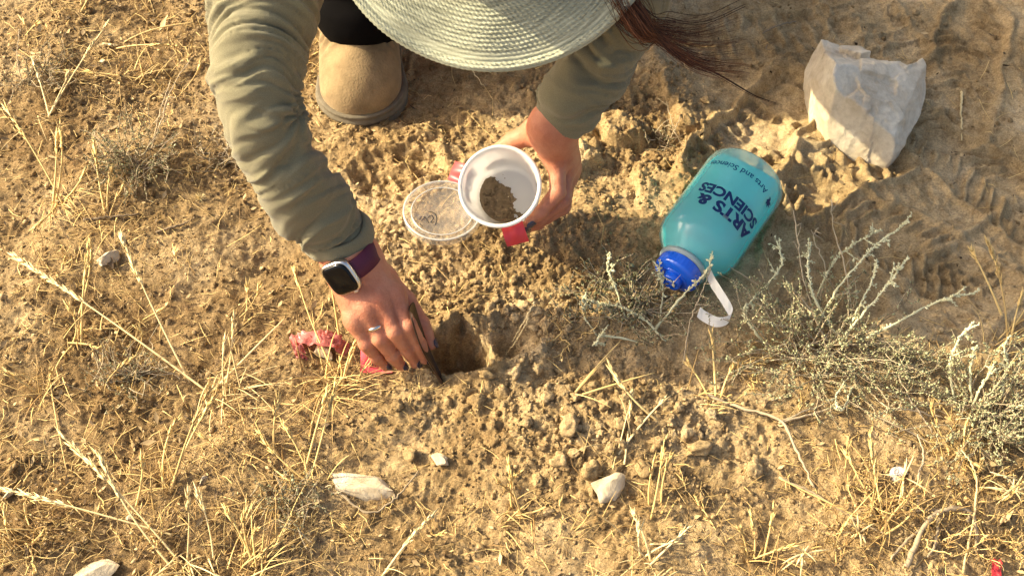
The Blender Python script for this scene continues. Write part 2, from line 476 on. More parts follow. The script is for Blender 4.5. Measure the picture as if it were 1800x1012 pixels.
def ground_h(x, y):
    px, py = PIX(x, y, 0.0)
    near = np.exp(-np.maximum(np.hypot(x, y) - 1.1, 0) ** 2 * 4)
    tram = smooth(1020, 1240, px + 0.15 * py) * (1 - smooth(520, 640, py - 0.05 * (px - 1400)))     # trodden dust
    tram = np.maximum(tram, 0.6 * blob(px, py, 760, 150, 130, 130))
    lump = blob(px, py, 1110, 235, 130, 120, 3) + 0.55 * blob(px, py, 720, 270, 130, 70) + 0.30 * blob(px, py, 950, 140, 110, 60)
    crum = np.clip(blob(px, py, 870, 480, 230, 85, 3) + 0.8 * blob(px, py, 1000, 740, 260, 130, 3) + 0.9 * blob(px, py, 960, 560, 90, 90), 0, 1)
    crust = np.clip(1 - tram - 0.7 * crum, 0, 1)
    h = 0.010 * fbm2(x * 4.3, y * 4.3, 1, 3) + 0.25 * (fbm2(x * 0.16, y * 0.16, 90, 3)) * (1 - near)
    h0 = h
    h = h + 0.0042 * fbm2(x * 15, y * 15, 2, 4) * (0.55 + 0.45 * crust)
    h = h + (0.0012 + 0.0011 * crust + 0.0020 * crum) * fbm2(x * 60, y * 60, 3, 4, 0.6)
    # crumbs pressed together
    wx = x + 0.006 * noise2(x * 40, y * 40, 21); wy = y + 0.006 * noise2(x * 40, y * 40, 22)
    cm = crust * (0.14 + 0.95 * smooth(-0.10, 0.55, fbm2(x * 8, y * 8, 29, 3)))
    for (fq, sd_, ac, au, at_, al) in ((30, 4, .0036, .0016, .0002, .0030), (76, 8, .0034, .0020, .0006, .0035), (170, 9, .0034, .0030, .0007, .0030)):
        r, t = facet2(wx * fq, wy * fq, sd_)
        h = h + (ac * crum + au * cm + at_ * tram + al * np.clip(lump, 0, 1)) * (r ** 1.6 - 0.35 + t * 0.55)
    # broken ridges of packed sand
    rx = x + 0.02 * fbm2(x * 12, y * 12, 33, 3); ry = y + 0.02 * fbm2(x * 12, y * 12, 34, 3)
    rd = fbm2(rx * 11 + ry * 5, ry * 11, 35, 3)
    h = h + np.clip(lump, 0, 1.1) * (0.024 * smooth(-0.18, 0.22, rd) + 0.006 * fbm2(x * 45, y * 45, 36, 4, 0.6) - 0.004)
    # smooth dust with shallow scuffs
    h = h + tram * (0.0035 * np.abs(fbm2(rx * 17, ry * 17 + rx * 6, 41, 3)) + 0.0012 * fbm2(rx * 70, ry * 50, 42, 3, 0.55))
    # boot prints
    for (qx, qy, ang, L, Wd, dp, pat) in PRINTS:
        c = W(qx, qy)
        h = h + lug_print(x, y, c[0], c[1], ang, L, Wd, dp, pat)
    # dug hole, with a lip in front and spoil to the right
    qx = x - HOLE[0]; qy = y - HOLE[1]
    a = np.arctan2(qy, qx)
    rr = np.hypot(qx / HRX, qy / HRY) * (1 + 0.10 * np.sin(3 * a + 0.7) + 0.24 * noise2(x * 26, y * 26, 51) + 0.16 * noise2(x * 70, y * 70, 52) + 0.05 * noise2(x * 190, y * 190, 54))
    lo_ = 0.50 - 0.45 * smooth(-0.012, 0.035, qx + 0.35 * qy)
    tt = np.clip((1.18 - rr) / (1.18 - lo_), 0, 1); dep = tt * tt * (3 - 2 * tt) * (1 - 0.25 * smooth(0.0, 0.04, qx)) + 0.06 * (tt > 0) * fbm2(x * 80, y * 80, 57, 3) * np.minimum(tt * 3, 1)
    h = h * (1 - 0.5 * dep) - 0.165 * dep * (1 + 0.12 * noise2(x * 50, y * 50, 53))
    h = h + 0.014 * np.exp(-((rr - 1.28) / 0.2) ** 2) * (0.35 + 0.65 * smooth(-0.03, 0.05, qx)) 
    s = W(884, 604)
    h = h - 0.042 * np.exp(-(((x - s[0]) / 0.030) ** 2 + ((y - s[1]) / 0.024) ** 2)) * (1 - dep)
    s = W(985, 590)
    h = h + 0.010 * np.exp(-(((x - s[0]) / 0.045) ** 2 + ((y - s[1]) / 0.05) ** 2)) * (1 - dep)
    s0, s1 = W(822, 690), W(948, 640); sd = s1 - s0
    tl_ = np.clip(((x - s0[0]) * sd[0] + (y - s0[1]) * sd[1]) / (sd @ sd), 0, 1)
    h = h + (0.009 + 0.020 * tl_) * np.exp(-((x - s0[0] - tl_ * sd[0]) ** 2 + (y - s0[1] - tl_ * sd[1]) ** 2) / 0.016 ** 2) * (1 - dep)
    s = W(1020, 745)
    h = h + 0.022 * np.exp(-(((x - s[0]) / 0.15) ** 2 + ((y - s[1]) / 0.085) ** 2))
    # the soil under the saltbush is banked up a little
    for (qx, qy, rx_, am) in ((1450, 640, 0.13, 0.022), (1720, 720, 0.12, 0.02), (1120, 540, 0.09, 0.012), (240, 285, 0.09, 0.018), (1010, 200, 0.05, 0.0)):
        s = W(qx, qy)
        h = h + am * np.exp(-(((x - s[0]) / rx_) ** 2 + ((y - s[1]) / rx_) ** 2))
    # scraped hollow left of the hand, flat grit pans
    s = W(475, 450)
    h = h - 0.016 * np.exp(-(((x - s[0]) / 0.05) ** 2 + ((y - s[1]) / 0.035) ** 2))
    fade = np.exp(-(np.maximum(np.abs(x - 0.01) - 0.86, 0) ** 2 + np.maximum(np.maximum(y - 0.63, -0.46 - y), 0) ** 2) * 30)
    return h0 + (h - h0) * fade
PRINTS = [
    (1330, 235, 0.9, 0.135, 0.055, 0.013, 1),
    (1445, 305, 0.35, 0.12, 0.05, 0.011, 1),
    (1690, 130, 1.15, 0.15, 0.055, 0.0085, 0),
    (1720, 300, 2.2, 0.15, 0.055, 0.0085, 0),
    (1330, 70, 0.2, 0.14, 0.05, 0.0070, 1),
    (1520, 30, 1.9, 0.15, 0.055, 0.0070, 1),
    (1560, 420, 2.5, 0.16, 0.055, 0.0085, 0),
    (1740, 470, 0.7, 0.15, 0.055, 0.0070, 1),
    (1420, 420, 1.3, 0.14, 0.05, 0.0065, 2),
    (760, 150, 1.35, 0.12, 0.05, 0.003, 1),
    (880, 230, 0.3, 0.10, 0.045, 0.004, 1),
    (700, 300, 0.5, 0.06, 0.04, 0.006, 1),
]
def axis_vals(lo, hi, h, far):
    core = np.arange(lo, hi + h * 0.5, h)
    out = []; step = h; p = hi
    while p < far:
        step *= 1.18; p += step; out.append(p)
    out2 = []; step = h; p = lo
    while p > -far:
        step *= 1.18; p -= step; out2.append(p)
    return np.concatenate([out2[::-1], core, out])
gx = axis_vals(-0.84, 0.86, 0.0022, 60.0); gy = axis_vals(-0.45, 0.62, 0.0022, 60.0)
GX, GY = np.meshgrid(gx, gy, indexing='xy')
GZ = ground_h(GX.ravel(), GY.ravel()).reshape(GX.shape)
def gz_at(x, y):
    """height of the ground mesh at points (bilinear)"""
    x = np.atleast_1d(np.asarray(x, float)); y = np.atleast_1d(np.asarray(y, float))
    i = np.clip(np.searchsorted(gx, x) - 1, 0, len(gx) - 2); j = np.clip(np.searchsorted(gy, y) - 1, 0, len(gy) - 2)
    tx = (x - gx[i]) / (gx[i + 1] - gx[i]); ty = (y - gy[j]) / (gy[j + 1] - gy[j])
    return (GZ[j, i] * (1 - tx) + GZ[j, i + 1] * tx) * (1 - ty) + (GZ[j + 1, i] * (1 - tx) + GZ[j + 1, i + 1] * tx) * ty
def G(px, py, lift=0.0):
    """the spot on the real ground that the photo shows at px, py"""
    z = 0.0
    for _ in range(6):
        p = W(px, py, z); z = float(gz_at(p[0], p[1])[0])
    p = W(px, py, z); p[2] = z + lift
    return p
mb = MB()
nxg, nyg = len(gx), len(gy)
ii = (np.arange(nyg - 1)[:, None] * nxg + np.arange(nxg - 1)[None, :])
quad = np.stack([ii, ii + 1, ii + nxg + 1, ii + nxg], -1).reshape(-1, 4)
gpx, gpy = PIX(GX, GY, 0.0)
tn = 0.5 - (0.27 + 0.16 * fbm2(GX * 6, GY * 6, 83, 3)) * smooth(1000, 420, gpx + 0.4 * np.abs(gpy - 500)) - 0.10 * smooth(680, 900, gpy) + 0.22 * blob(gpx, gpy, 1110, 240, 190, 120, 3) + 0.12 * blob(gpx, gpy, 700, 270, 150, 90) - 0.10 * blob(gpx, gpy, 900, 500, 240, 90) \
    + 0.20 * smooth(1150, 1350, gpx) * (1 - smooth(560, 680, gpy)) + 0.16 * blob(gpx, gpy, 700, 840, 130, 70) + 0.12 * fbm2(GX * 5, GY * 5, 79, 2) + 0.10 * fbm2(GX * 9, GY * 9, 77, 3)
qx = (GX - HOLE[0]) / HRX; qy = (GY - HOLE[1]) / HRY
tn = tn + 0.16 * np.exp(-((np.hypot(qx, qy) - 0.95) / 0.25) ** 2)
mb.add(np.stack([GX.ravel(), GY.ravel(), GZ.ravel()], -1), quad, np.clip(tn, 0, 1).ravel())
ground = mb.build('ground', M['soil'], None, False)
tag(ground, 'dry sandy desert soil, trodden and dug over', None, None, 'structure')

# ------------------------------------------------------------------ loose soil: clods and crumbs
def ico(sub):
    import bmesh
    bm = bmesh.new(); bmesh.ops.create_icosphere(bm, subdivisions=sub, radius=1.0)
    v = np.array([x.co[:] for x in bm.verts]); f = np.array([[q.index for q in p.verts] for p in bm.faces]); bm.free()
    return v, f
def lumpy(v, seed, amp=0.28, freq=1.6, cuts=6, flat=0.75, cutlo=0.55, cuthi=0.9):
    rs = np.random.default_rng(seed)
    w = v.copy()
    for _ in range(cuts):
        n = nrm(rs.normal(size=3)); c = rs.uniform(cutlo, cuthi)
        d = w @ n - c
        w = np.where((d > 0)[:, None], w - d[:, None] * n * 0.92, w)
    r = 1 + amp * noise3(v[:, 0] * freq + seed, v[:, 1] * freq, v[:, 2] * freq, seed) + amp * 0.5 * noise3(v[:, 0] * freq * 2.7, v[:, 1] * freq * 2.7, v[:, 2] * freq * 2.7 + seed, seed + 3)
    w = w * r[:, None]
    return w * np.array([1.0, rs.uniform(0.65, 0.95), flat * rs.uniform(0.75, 1.05)])
ICO1, ICO2, ICO3, ICO4 = ico(1), ico(2), ico(3), ico(4)
def rand_frames(n, rs, tilt=0.6):
    az = rs.uniform(0, 2 * np.pi, n); ax = rs.normal(size=(n, 3)) * tilt
    ca, sa = np.cos(az), np.sin(az); R = np.zeros((n, 3, 3)); R[:, 0, 0] = ca; R[:, 0, 1] = -sa; R[:, 1, 0] = sa; R[:, 1, 1] = ca; R[:, 2, 2] = 1
    K = np.zeros((n, 3, 3)); K[:, 0, 1] = -ax[:, 2]; K[:, 0, 2] = ax[:, 1]; K[:, 1, 0] = ax[:, 2]; K[:, 1, 2] = -ax[:, 0]; K[:, 2, 0] = -ax[:, 1]; K[:, 2, 1] = ax[:, 0]
    th = np.linalg.norm(ax, axis=1)[:, None, None] + 1e-9; K = K / th
    Q = np.eye(3)[None] + np.sin(th) * K + (1 - np.cos(th)) * (K @ K)
    return Q @ R
def scatter(n, dens, rs, x0=-0.82, x1=0.84, y0=-0.42, y1=0.60):
    out = []
    while sum(len(o) for o in out) < n:
        x = rs.uniform(x0, x1, 20000); y = rs.uniform(y0, y1, 20000)
        px, py = PIX(x, y, 0.0)
        k = rs.uniform(0, 1, 20000) < dens(px, py, x, y)
        out.append(np.stack([x[k], y[k]], 1))
    return np.vstack(out)[:n]
def hole_out(x, y, r=1.0):
    return np.hypot((x - HOLE[0]) / HRX, (y - HOLE[1]) / HRY) > r
def crumb_dens(px, py, x, y):
    d = 0.30 + 0.25 * fbm2(x * 12, y * 12, 61, 2)
    d = d + 1.0 * blob(px, py, 860, 490, 230, 80, 3) + 0.85 * blob(px, py, 1020, 740, 250, 120, 3) + 0.9 * blob(px, py, 940, 560, 80, 70) + 0.4 * blob(px, py, 1100, 250, 140, 120, 3) + 0.35 * blob(px, py, 780, 280, 130, 70)
    d = d - 0.28 * smooth(1180, 1320, px) * (1 - smooth(520, 640, py)) + 0.15 * smooth(900, 400, px) * smooth(250, 0, py)
    return np.clip(d, 0.012, 1) * hole_out(x, y, 1.02)
rs = np.random.default_rng(5)
mb = MB()
for vi in range(10):
    n = 2400
    P = scatter(n, crumb_dens, rs)
    base, bf = ICO1
    v0 = lumpy(base, 100 + vi, 0.35, 1.8, 4, 0.8)
    s = 0.00100 * np.exp(rs.normal(0.22, 0.58, n)); s = np.clip(s, 0.0007, 0.0055)
    R = rand_frames(n, rs, 1.2)
    v = np.einsum('nij,vj->nvi', R, v0) * s[:, None, None]
    v[:, :, 0] += P[:, 0:1]; v[:, :, 1] += P[:, 1:2]; v[:, :, 2] += (gz_at(P[:, 0], P[:, 1]) + s * 0.25)[:, None]
    f = (np.arange(n)[:, None, None] * len(v0) + bf[None]).reshape(-1, 3)
    cpx, cpy = PIX(P[:, 0], P[:, 1], 0.0)
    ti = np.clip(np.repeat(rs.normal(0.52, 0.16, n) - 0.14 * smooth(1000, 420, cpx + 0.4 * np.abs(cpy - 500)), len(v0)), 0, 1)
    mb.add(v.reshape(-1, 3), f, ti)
tag(mb.build('soil_crumbs', M['soil'], ground, False), 'small loose crumbs of dry soil strewn over the ground', kind='stuff')

clod_meshes = []
for k in range(10):
    b_ = MB(); b_.add(lumpy(ICO3[0], 300 + k, 0.42, 1.9, 8, 0.75), ICO3[1], 0.58 + 0.1 * random.uniform(-1, 1.6))
    me = b_.mesh('soil_clod', False); me.materials.append(M['soil']); clod_meshes.append(me)
def clod(p, r, sink=0.3, tilt=0.7):
    o = bpy.data.objects.new('soil_clod', random.choice(clod_meshes)); COL.objects.link(o); o.parent = ground
    o.location = (p[0], p[1], p[2] + r * (0.55 - sink)); o.scale = (r, r * random.uniform(0.8, 1.1), r * random.uniform(0.8, 1.05))
    o.rotation_euler = (random.uniform(-tilt, tilt), random.uniform(-tilt, tilt), random.uniform(0, 6.28))
    return o
BIG_CLODS = [(888, 548, .010), (918, 540, .011), (945, 552, .009), (905, 562, .009), (962, 572, .012), (960, 604, .012), (940, 580, .009), (870, 530, .009), (905, 520, .008), (935, 525, .008),
    (1002, 750, .014), (1025, 775, .012), (985, 815, .013), (1040, 830, .015), (1040, 865, .008), (1128, 825, .013), (1225, 793, .014), (1180, 745, .010), (1100, 700, .009), (1060, 715, .010),
    (870, 775, .010), (925, 745, .010), (960, 700, .011), (885, 690, .010), (840, 705, .011), (1075, 790, .011), (1155, 780, .010), (1010, 700, .008), (1125, 742, .008), (1325, 828, .014), (1235, 880, .009),
    (905, 655, .012), (945, 650, .010), (855, 662, .012), (985, 655, .009), (1165, 690, .009), (1250, 730, .008), (860, 545, .009), (840, 540, .007), (1090, 745, .009), (1055, 750, .008), (1205, 765, .008),
    (775, 560, .006), (745, 700, .008), (700, 715, .009), (660, 735, .008), (720, 800, .010), (1075, 165, .016), (1045, 260, .012), (1130, 230, .014), (1170, 290, .012), (1210, 215, .010), (1240, 180, .010), (1260, 245, .009)]
for (a, b_, r) in BIG_CLODS:
    clod(G(a, b_), r * random.uniform(0.8, 1.05), 0.15)
def clod_dens(px, py, x, y):
    d = 0.9 * blob(px, py, 900, 510, 130, 60) + 1.0 * blob(px, py, 965, 590, 60, 50) + blob(px, py, 1060, 745, 170, 95, 3) + 0.35 * blob(px, py, 1110, 250, 130, 120) + 0.12 * blob(px, py, 900, 850, 400, 140)
    return np.clip(d + 0.012, 0, 1) * hole_out(x, y, 1.15)
for (x, y) in scatter(230, clod_dens, rs):
    clod((x, y, float(gz_at(x, y)[0])), float(np.clip(0.0042 * math.exp(random.gauss(0, 0.35)), 0.0028, 0.0085)))

# ------------------------------------------------------------------ straw, seed husks and leaf bits lying about
def litter_dens(px, py, x, y):
    d = 0.45 * smooth(1000, 500, px) + 0.35 * smooth(600, 900, py) + 0.5 * smooth(1250, 1500, px) * smooth(560, 700, py) + 0.25 * blob(px, py, 1100, 540, 120, 90) + 0.06
    d = d * (0.55 + 0.7 * np.clip(fbm2(x * 7, y * 7, 71, 3), -0.6, 0.8)) * (1 - 0.75 * blob(px, py, 950, 780, 260, 110)) * (1 - 0.8 * blob(px, py, 1120, 300, 350, 190, 4)) * (1 - 0.7 * blob(px, py, 400, 400, 90, 60))
    return np.clip(d, 0.01, 1) * hole_out(x, y, 1.1)
mb = MB()
P = scatter(6500, litter_dens, rs)
for k, (x, y) in enumerate(P):
    L = 0.006 * math.exp(random.gauss(0.3, 0.6)); L = min(L, 0.045); a = random.uniform(0, 6.283)
    dx, dy = math.cos(a) * L, math.sin(a) * L; bx, by = -dy * random.uniform(-.35, .35), dx * random.uniform(-.35, .35)
    X = np.array([x - dx, x + bx, x + dx]); Y = np.array([y - dy, y + by, y + dy])
    Z = gz_at(X, Y); z0 = Z.max() if L < 0.012 else Z.mean() + 0.002
    zs = np.maximum(Z, z0) * 0.6 + Z * 0.4 + random.uniform(0.0002, 0.0025) + np.array([0, random.uniform(0, .003), random.uniform(-.001, .006)])
    r = random.uniform(0.00022, 0.0006)
    mb.tube(np.stack([X, Y, zs], 1), [r, r, r * 0.5], 3, np.clip(random.gauss(0.55, 0.3), 0, 1), False)
tag(mb.build('straw_litter', M['straw']), 'broken bits of dry straw scattered over the soil', 'straw', kind='stuff')
mb = MB()
n = 15000
P = scatter(n, litter_dens, rs)
v0 = np.array([[-1, 0, 0], [0, -.42, .12], [1, 0, .25], [0, .42, .12], [-.1, 0, -.05]]); f0 = np.array([[0, 1, 4], [1, 2, 4], [2, 3, 4], [3, 0, 4]])
R = rand_frames(n, rs, 0.7); s = 0.0017 * np.exp(rs.normal(0.2, 0.5, n))
v = np.einsum('nij,vj->nvi', R, v0) * s[:, None, None]
v[:, :, 0] += P[:, 0:1]; v[:, :, 1] += P[:, 1:2]; v[:, :, 2] += (gz_at(P[:, 0], P[:, 1]) + s * 0.5)[:, None]
mb.add(v.reshape(-1, 3), (np.arange(n)[:, None, None] * 5 + f0[None]).reshape(-1, 3), np.clip(np.repeat(rs.normal(0.48, 0.32, n), 5), 0, 1))
tag(mb.build('leaf_litter', M['litter']), 'tiny dry leaf flakes and seed husks on the soil', 'litter', kind='stuff')

# ------------------------------------------------------------------ stones
def stone(name, px, py, rx, ry, rz, seed, label, mat, rot=0.0, sink=0.25, group=None, cat='stone', sub=None):
    v, f = (sub or ICO3)
    p = G(px, py)
    w = lumpy(v, seed, 0.14, 1.9, 16, 1.0, 0.38, 0.8)
    c, s_ = math.cos(rot), math.sin(rot)
    w = w * np.array([rx, ry, rz]); w = w @ np.array([[c, s_, 0], [-s_, c, 0], [0, 0, 1.0]])
    b_ = MB(); b_.add(w, f)
    o = b_.build(name, mat); o.data.set_sharp_from_angle(angle=math.radians(26)); o.location = (p[0], p[1], p[2] + rz * (0.6 - sink))
    return tag(o, label, cat, group)
# the big limestone block: outline read round its edge, top ridge in the middle, own height everywhere
def big_stone():
    out = [(1454, 69, .060), (1478, 72, .064), (1513, 80, .062), (1530, 112, .056), (1585, 137, .046), (1611, 125, .040), (1622, 143, .036), (1629, 165, .032), (1625, 192, .028),
           (1612, 215, .024), (1596, 240, .020), (1594, 255, .018), (1566, 287, .012), (1526, 279, .010), (1490, 266, .010), (1462, 252, .012), (1443, 221, .018), (1429, 190, .026), (1427, 165, .032), (1419, 120, .040), (1421, 95, .046), (1438, 76, .054)]
    base = G(1525, 200)
    poly = np.array([(W(*o) - base)[:2] for o in out])
    def P3(a, b, z): return W(a, b, z) - base
    def plane(a, b, c):
        n = nrm(np.cross(b - a, c - a)); n = n if n[2] > 0 else -n
        return n, float(n @ a)
    r1, r2, r3 = P3(1462, 145, .092), P3(1525, 178, .090), P3(1580, 246, .046)
    PL = [plane(r1, r3, P3(1612, 160, .058)), plane(r1, r3, P3(1490, 262, .006)), plane(r1, P3(1424, 165, .036), P3(1440, 80, .056)),
          plane(P3(1600, 170, .060), P3(1628, 170, .030), P3(1596, 242, .022)), plane(P3(1575, 250, .042), P3(1596, 250, .020), P3(1566, 286, .010)), plane(P3(1500, 120, .096), P3(1455, 72, .062), P3(1515, 84, .064))]
    def fn(X, Y, Z):
        wx = X + .0010 * noise3(X * 40, Y * 40, Z * 40, 3) + .0007 * noise3(X * 120, Y * 120, Z * 120, 13); wy = Y + .0010 * noise3(X * 40 + 7, Y * 40, Z * 40, 5); wz = Z + .0010 * noise3(X * 32, Y * 32, Z * 60, 8) + .0007 * noise3(X * 110, Y * 110, Z * 110, 9)
        n = len(poly); d2 = np.full(X.shape[:2], 9.0); x2, y2 = X[:, :, 0], Y[:, :, 0]; inside = np.zeros(x2.shape, bool)
        x3, y3 = wx, wy
        fr, ft = facet2(x2 * 24, y2 * 24, 31); f2r, f2t = facet2(x2 * 62 + 3, y2 * 62, 32)
        chip = (.0028 * (fr - .5) + .0085 * ft + .0008 * (f2r - .5) + .0022 * f2t)[:, :, None]
        d = np.full(X.shape, 9.0); ins = np.zeros(X.shape, bool)
        for i in range(n):
            ax_, ay_ = poly[i]; bx_, by_ = poly[(i + 1) % n]; ex, ey = bx_ - ax_, by_ - ay_
            t = np.clip(((x3 - ax_) * ex + (y3 - ay_) * ey) / (ex * ex + ey * ey), 0, 1)
            d = np.minimum(d, (x3 - ax_ - t * ex) ** 2 + (y3 - ay_ - t * ey) ** 2)
            c = ((ay_ > y3) != (by_ > y3)) & (x3 < (bx_ - ax_) * (y3 - ay_) / (by_ - ay_ + 1e-12) + ax_)
            ins ^= c
        d = np.sqrt(d); d = np.where(ins, -d, d) + .10 * np.abs(Z - .035)
        for nn, c in PL:
            e = wx * nn[0] + wy * nn[1] + wz * nn[2] - c + chip * nn[2]
            d = np.maximum(d, e)
        return np.maximum(d, -.03 - Z)
    lo = np.array([poly[:, 0].min() - .01, poly[:, 1].min() - .01, -.035]); hi = np.array([poly[:, 0].max() + .01, poly[:, 1].max() + .01, .115])
    v, q = sdf_mesh(fn, lo, hi, .0019)
    b_ = MB(); b_.add(v, q)
    o = b_.build('limestone_block', M['limestone'], None, False); o.location = base
    tag(o, 'large angular grey limestone block lying on the trodden dust', 'stone')
big_stone()
stone('white_stone', 190, 460, .023, .019, .014, 21, 'small angular white stone lying alone among dry grass stalks', M['pale_stone'], 0.3)
stone('flat_stone', 655, 862, .050, .030, .017, 23, 'broad pale cream stone half buried beside a dry twig', M['pale_stone'], -0.25, 0.45)
stone('pointed_stone', 1066, 862, .025, .019, .019, 24, 'pale pointed stone below the heap of soil clods', M['pale_stone'], 0.5, 0.35)
stone('tan_pebble', 775, 810, .013, .017, .011, 27, 'rounded tan pebble with a dry stalk curling over it', M['pale_stone'], 0.4, 0.3)
stone('grey_pebble', 230, 912, .010, .008, .008, 31, 'small round grey pebble beneath leaning straw stalks', M['pale_stone'], 0.2)
stone('buried_stone', 165, 1010, .034, .018, .012, 33, 'smooth tan stone almost buried under dry grass', M['pale_stone'], 0.1, 0.4)
stone('white_pebble', 357, 846, .0075, .006, .005, 35, 'tiny white pebble amid a mat of straw litter', M['pale_stone'], 0.8)
stone('chalky_pebble', 18, 868, .009, .006, .006, 37, 'tiny chalky pebble under the fallen seed head', M['pale_stone'], 0.8)
stone('flint_chip', 180, 110, .008, .006, .005, 39, 'tiny white chip beside crossed straws, away from the person', M['pale_stone'], 0.1)
def snail():
    p = G(1576, 838)
    b_ = MB()
    t = np.linspace(0, 1, 70); th = t * 2 * np.pi * 2.6
    R = 0.0075 * np.exp(-1.7 * t)
    pts = np.stack([R * np.cos(th), R * np.sin(th), 0.0062 * t], 1)
    b_.tube(pts, 0.0042 * np.exp(-1.5 * t), 10)
    o = b_.build('snail_shell', M['snail']); o.location = p + np.array([0, 0, 0.0035]); o.rotation_euler = (0.5, -0.3, 0)
    tag(o, 'small round white snail shell among dry twigs', 'shell')
snail()
# ------------------------------------------------------------------ the person
A3 = lambda *v: np.array(v, float)
person = empty('person', (-0.06, 0.45, 0.0))
tag(person, 'person in olive long-sleeved top and woven sun hat crouching over the dug hole', 'person')
R_SH, R_EL, R_WR = A3(-0.222, 0.235, 0.435), W(424, 196, 0.318), W(593, 416, 0.140)
L_SH, L_EL, L_WR = A3(0.165, 0.33, 0.470), W(1128, -2, 0.315), W(981, 215, 0.180)
HIP = A3(-0.03, 0.80, 0.29)
NH = nrm((-0.20, -math.cos(math.radians(43)), math.sin(math.radians(43))))   # hat's up
FH = nrm(np.cross(NH, (1, 0, 0))); FH = FH if FH[2] < 0 else -FH            # where the face looks
HAT_C = CAM + ray(862, -204) * 1.08
HEAD = HAT_C - NH * 0.055 + FH * -0.005

def fingers_sdf(X, Y, Z, d, chains, k_root=0.010):
    fd = None
    for ch in chains:
        e = None
        for (a, ra), (b, rb) in zip(ch[:-1], ch[1:]):
            s_ = rcone(X, Y, Z, a, b, ra, rb)
            kn = np.sqrt((X - b[0]) ** 2 + (Y - b[1]) ** 2 + (Z - b[2]) ** 2)
            s_ = s_ - .0006 * np.exp(-(kn / .007) ** 2) + .0010 * np.exp(-((kn - .0095) / .0028) ** 2)
            e = s_ if e is None else smin(e, s_, 0.004)
        d_f = e
        fd = d_f if fd is None else smin(fd, d_f, 0.0022)
    return smin(d, fd, k_root)
body = MB()
# hand holding the blade
hA = {  # finger: MCP, PIP, DIP, tip   (px, py, z)
    'index':  [(692, 518, .094), (718, 572, .078), (737, 605, .048), (747, 630, .020)],
    'middle': [(667, 526, .099), (694, 582, .077), (716, 614, .044), (730, 637, .017)],
    'ring':   [(645, 541, .094), (668, 594, .068), (690, 624, .038), (706, 643, .014)],
    'little': [(624, 560, .084), (643, 604, .060), (661, 627, .036), (678, 643, .016)]}
RAD = [.0104, .0096, .0084, .0068]
wrA = W(616, 452, .122)
chA = []; tipsA = []
for fn, js in hA.items():
    sc_ = .88 if fn == 'little' else 1.0
    pts = [W(*j) for j in js]
    chA.append([(p, r * sc_) for p, r in zip(pts, RAD)]); tipsA.append((pts[-2], pts[-1], RAD[-1] * sc_))
thA = [W(672, 487, .078), W(714, 528, .064), W(741, 570, .044), W(757, 604, .024)]
chA.append(list(zip(thA, [.0135, .0110, .0098, .0078])))
acrA = nrm(chA[0][0][0] - chA[3][0][0])
def sdfA(X, Y, Z):
    d = rcone(X, Y, Z, R_EL + (R_WR - R_EL) * 0.55, R_WR, .027, .0262)
    d = smin(d, rcone(X, Y, Z, R_WR, W(617, 457, .1235), .0265, .0290), 0.01)
    d = smin(d, rcone(X, Y, Z, W(617, 457, .1235), wrA, .0290, .026), 0.01)
    for i, off in enumerate((.011, .004, -.004, -.011)):
        d = smin(d, rcone(X, Y, Z, wrA + acrA * off, chA[i][0][0] - A3(0, 0, .004), .0185, .0125), 0.016)
        k = chA[i][0][0]
        d = smin(d, rcone(X, Y, Z, k + A3(0, 0, .0015), k + A3(0, 0, .002), .0118, .0112), 0.005)
        d = smin(d, rcone(X, Y, Z, wrA + acrA * off + A3(-.004, -.006, .020), k + A3(0, 0, .0055), .0030, .0055), 0.005)
    d = smin(d, rcone(X, Y, Z, wrA + acrA * .010 - A3(0, 0, .006), thA[0], .017, .0145), 0.014)
    return fingers_sdf(X, Y, Z, d, chA)
allp = np.array([p for c in chA for p, r in c] + [R_EL + (R_WR - R_EL) * 0.45, R_WR])
body.add(*sdf_mesh(sdfA, allp.min(0) - .045, allp.max(0) + .045, 0.0015))

# the cup's place, then the hand round it
CUP_RC = W(878, 327, .118)
_cd = nrm(CAM - CUP_RC)
CUP_AX = nrm(_cd * 1.0 + RGT * -0.165 + UPV * 0.20)
CUP_R, CUP_RB, CUP_H = 0.0485, 0.0375, 0.070
E1 = nrm(RGT - CUP_AX * np.dot(RGT, CUP_AX)); E2 = np.cross(CUP_AX, E1)
def cup_pt(phi, h, rad):
    p = math.radians(phi)
    return CUP_RC - CUP_AX * h + (E1 * math.cos(p) + E2 * math.sin(p)) * rad
def wall_r(h): return CUP_R - .002 - (CUP_R - .002 - CUP_RB) * h / CUP_H
chB_s = [
    [(30, .012, .076), (-6, .014, .067), (-32, .018, wall_r(.018) + .0105), (-50, .021, wall_r(.021) + .0072)],
    [(27, .034, .082), (-10, .037, .072), (-38, .040, wall_r(.040) + .0115), (-60, .042, wall_r(.042) + .0072)],
    [(23, .053, .082), (-13, .056, .070), (-44, .058, wall_r(.058) + .0110), (-66, .060, wall_r(.060) + .0070)],
    [(17, .068, .074), (-16, .071, .060), (-42, .073, .049), (-62, .074, .0440)]]
chB = []; tipsB = []
for i, js in enumerate(chB_s):
    sc_ = .88 if i == 3 else 1.0
    pts = [cup_pt(*j) for j in js]
    chB.append([(p, r * sc_) for p, r in zip(pts, RAD)]); tipsB.append((pts[-2], pts[-1], RAD[-1] * sc_))
thB = [cup_pt(58, .020, .082), cup_pt(80, .034, .062), cup_pt(102, .042, wall_r(.042) + .010), cup_pt(124, .046, wall_r(.046) + .0085)]
chB.append(list(zip(thB, [.0150, .0115, .0098, .0080])))
wrB = L_WR + nrm(L_WR - L_EL) * 0.012
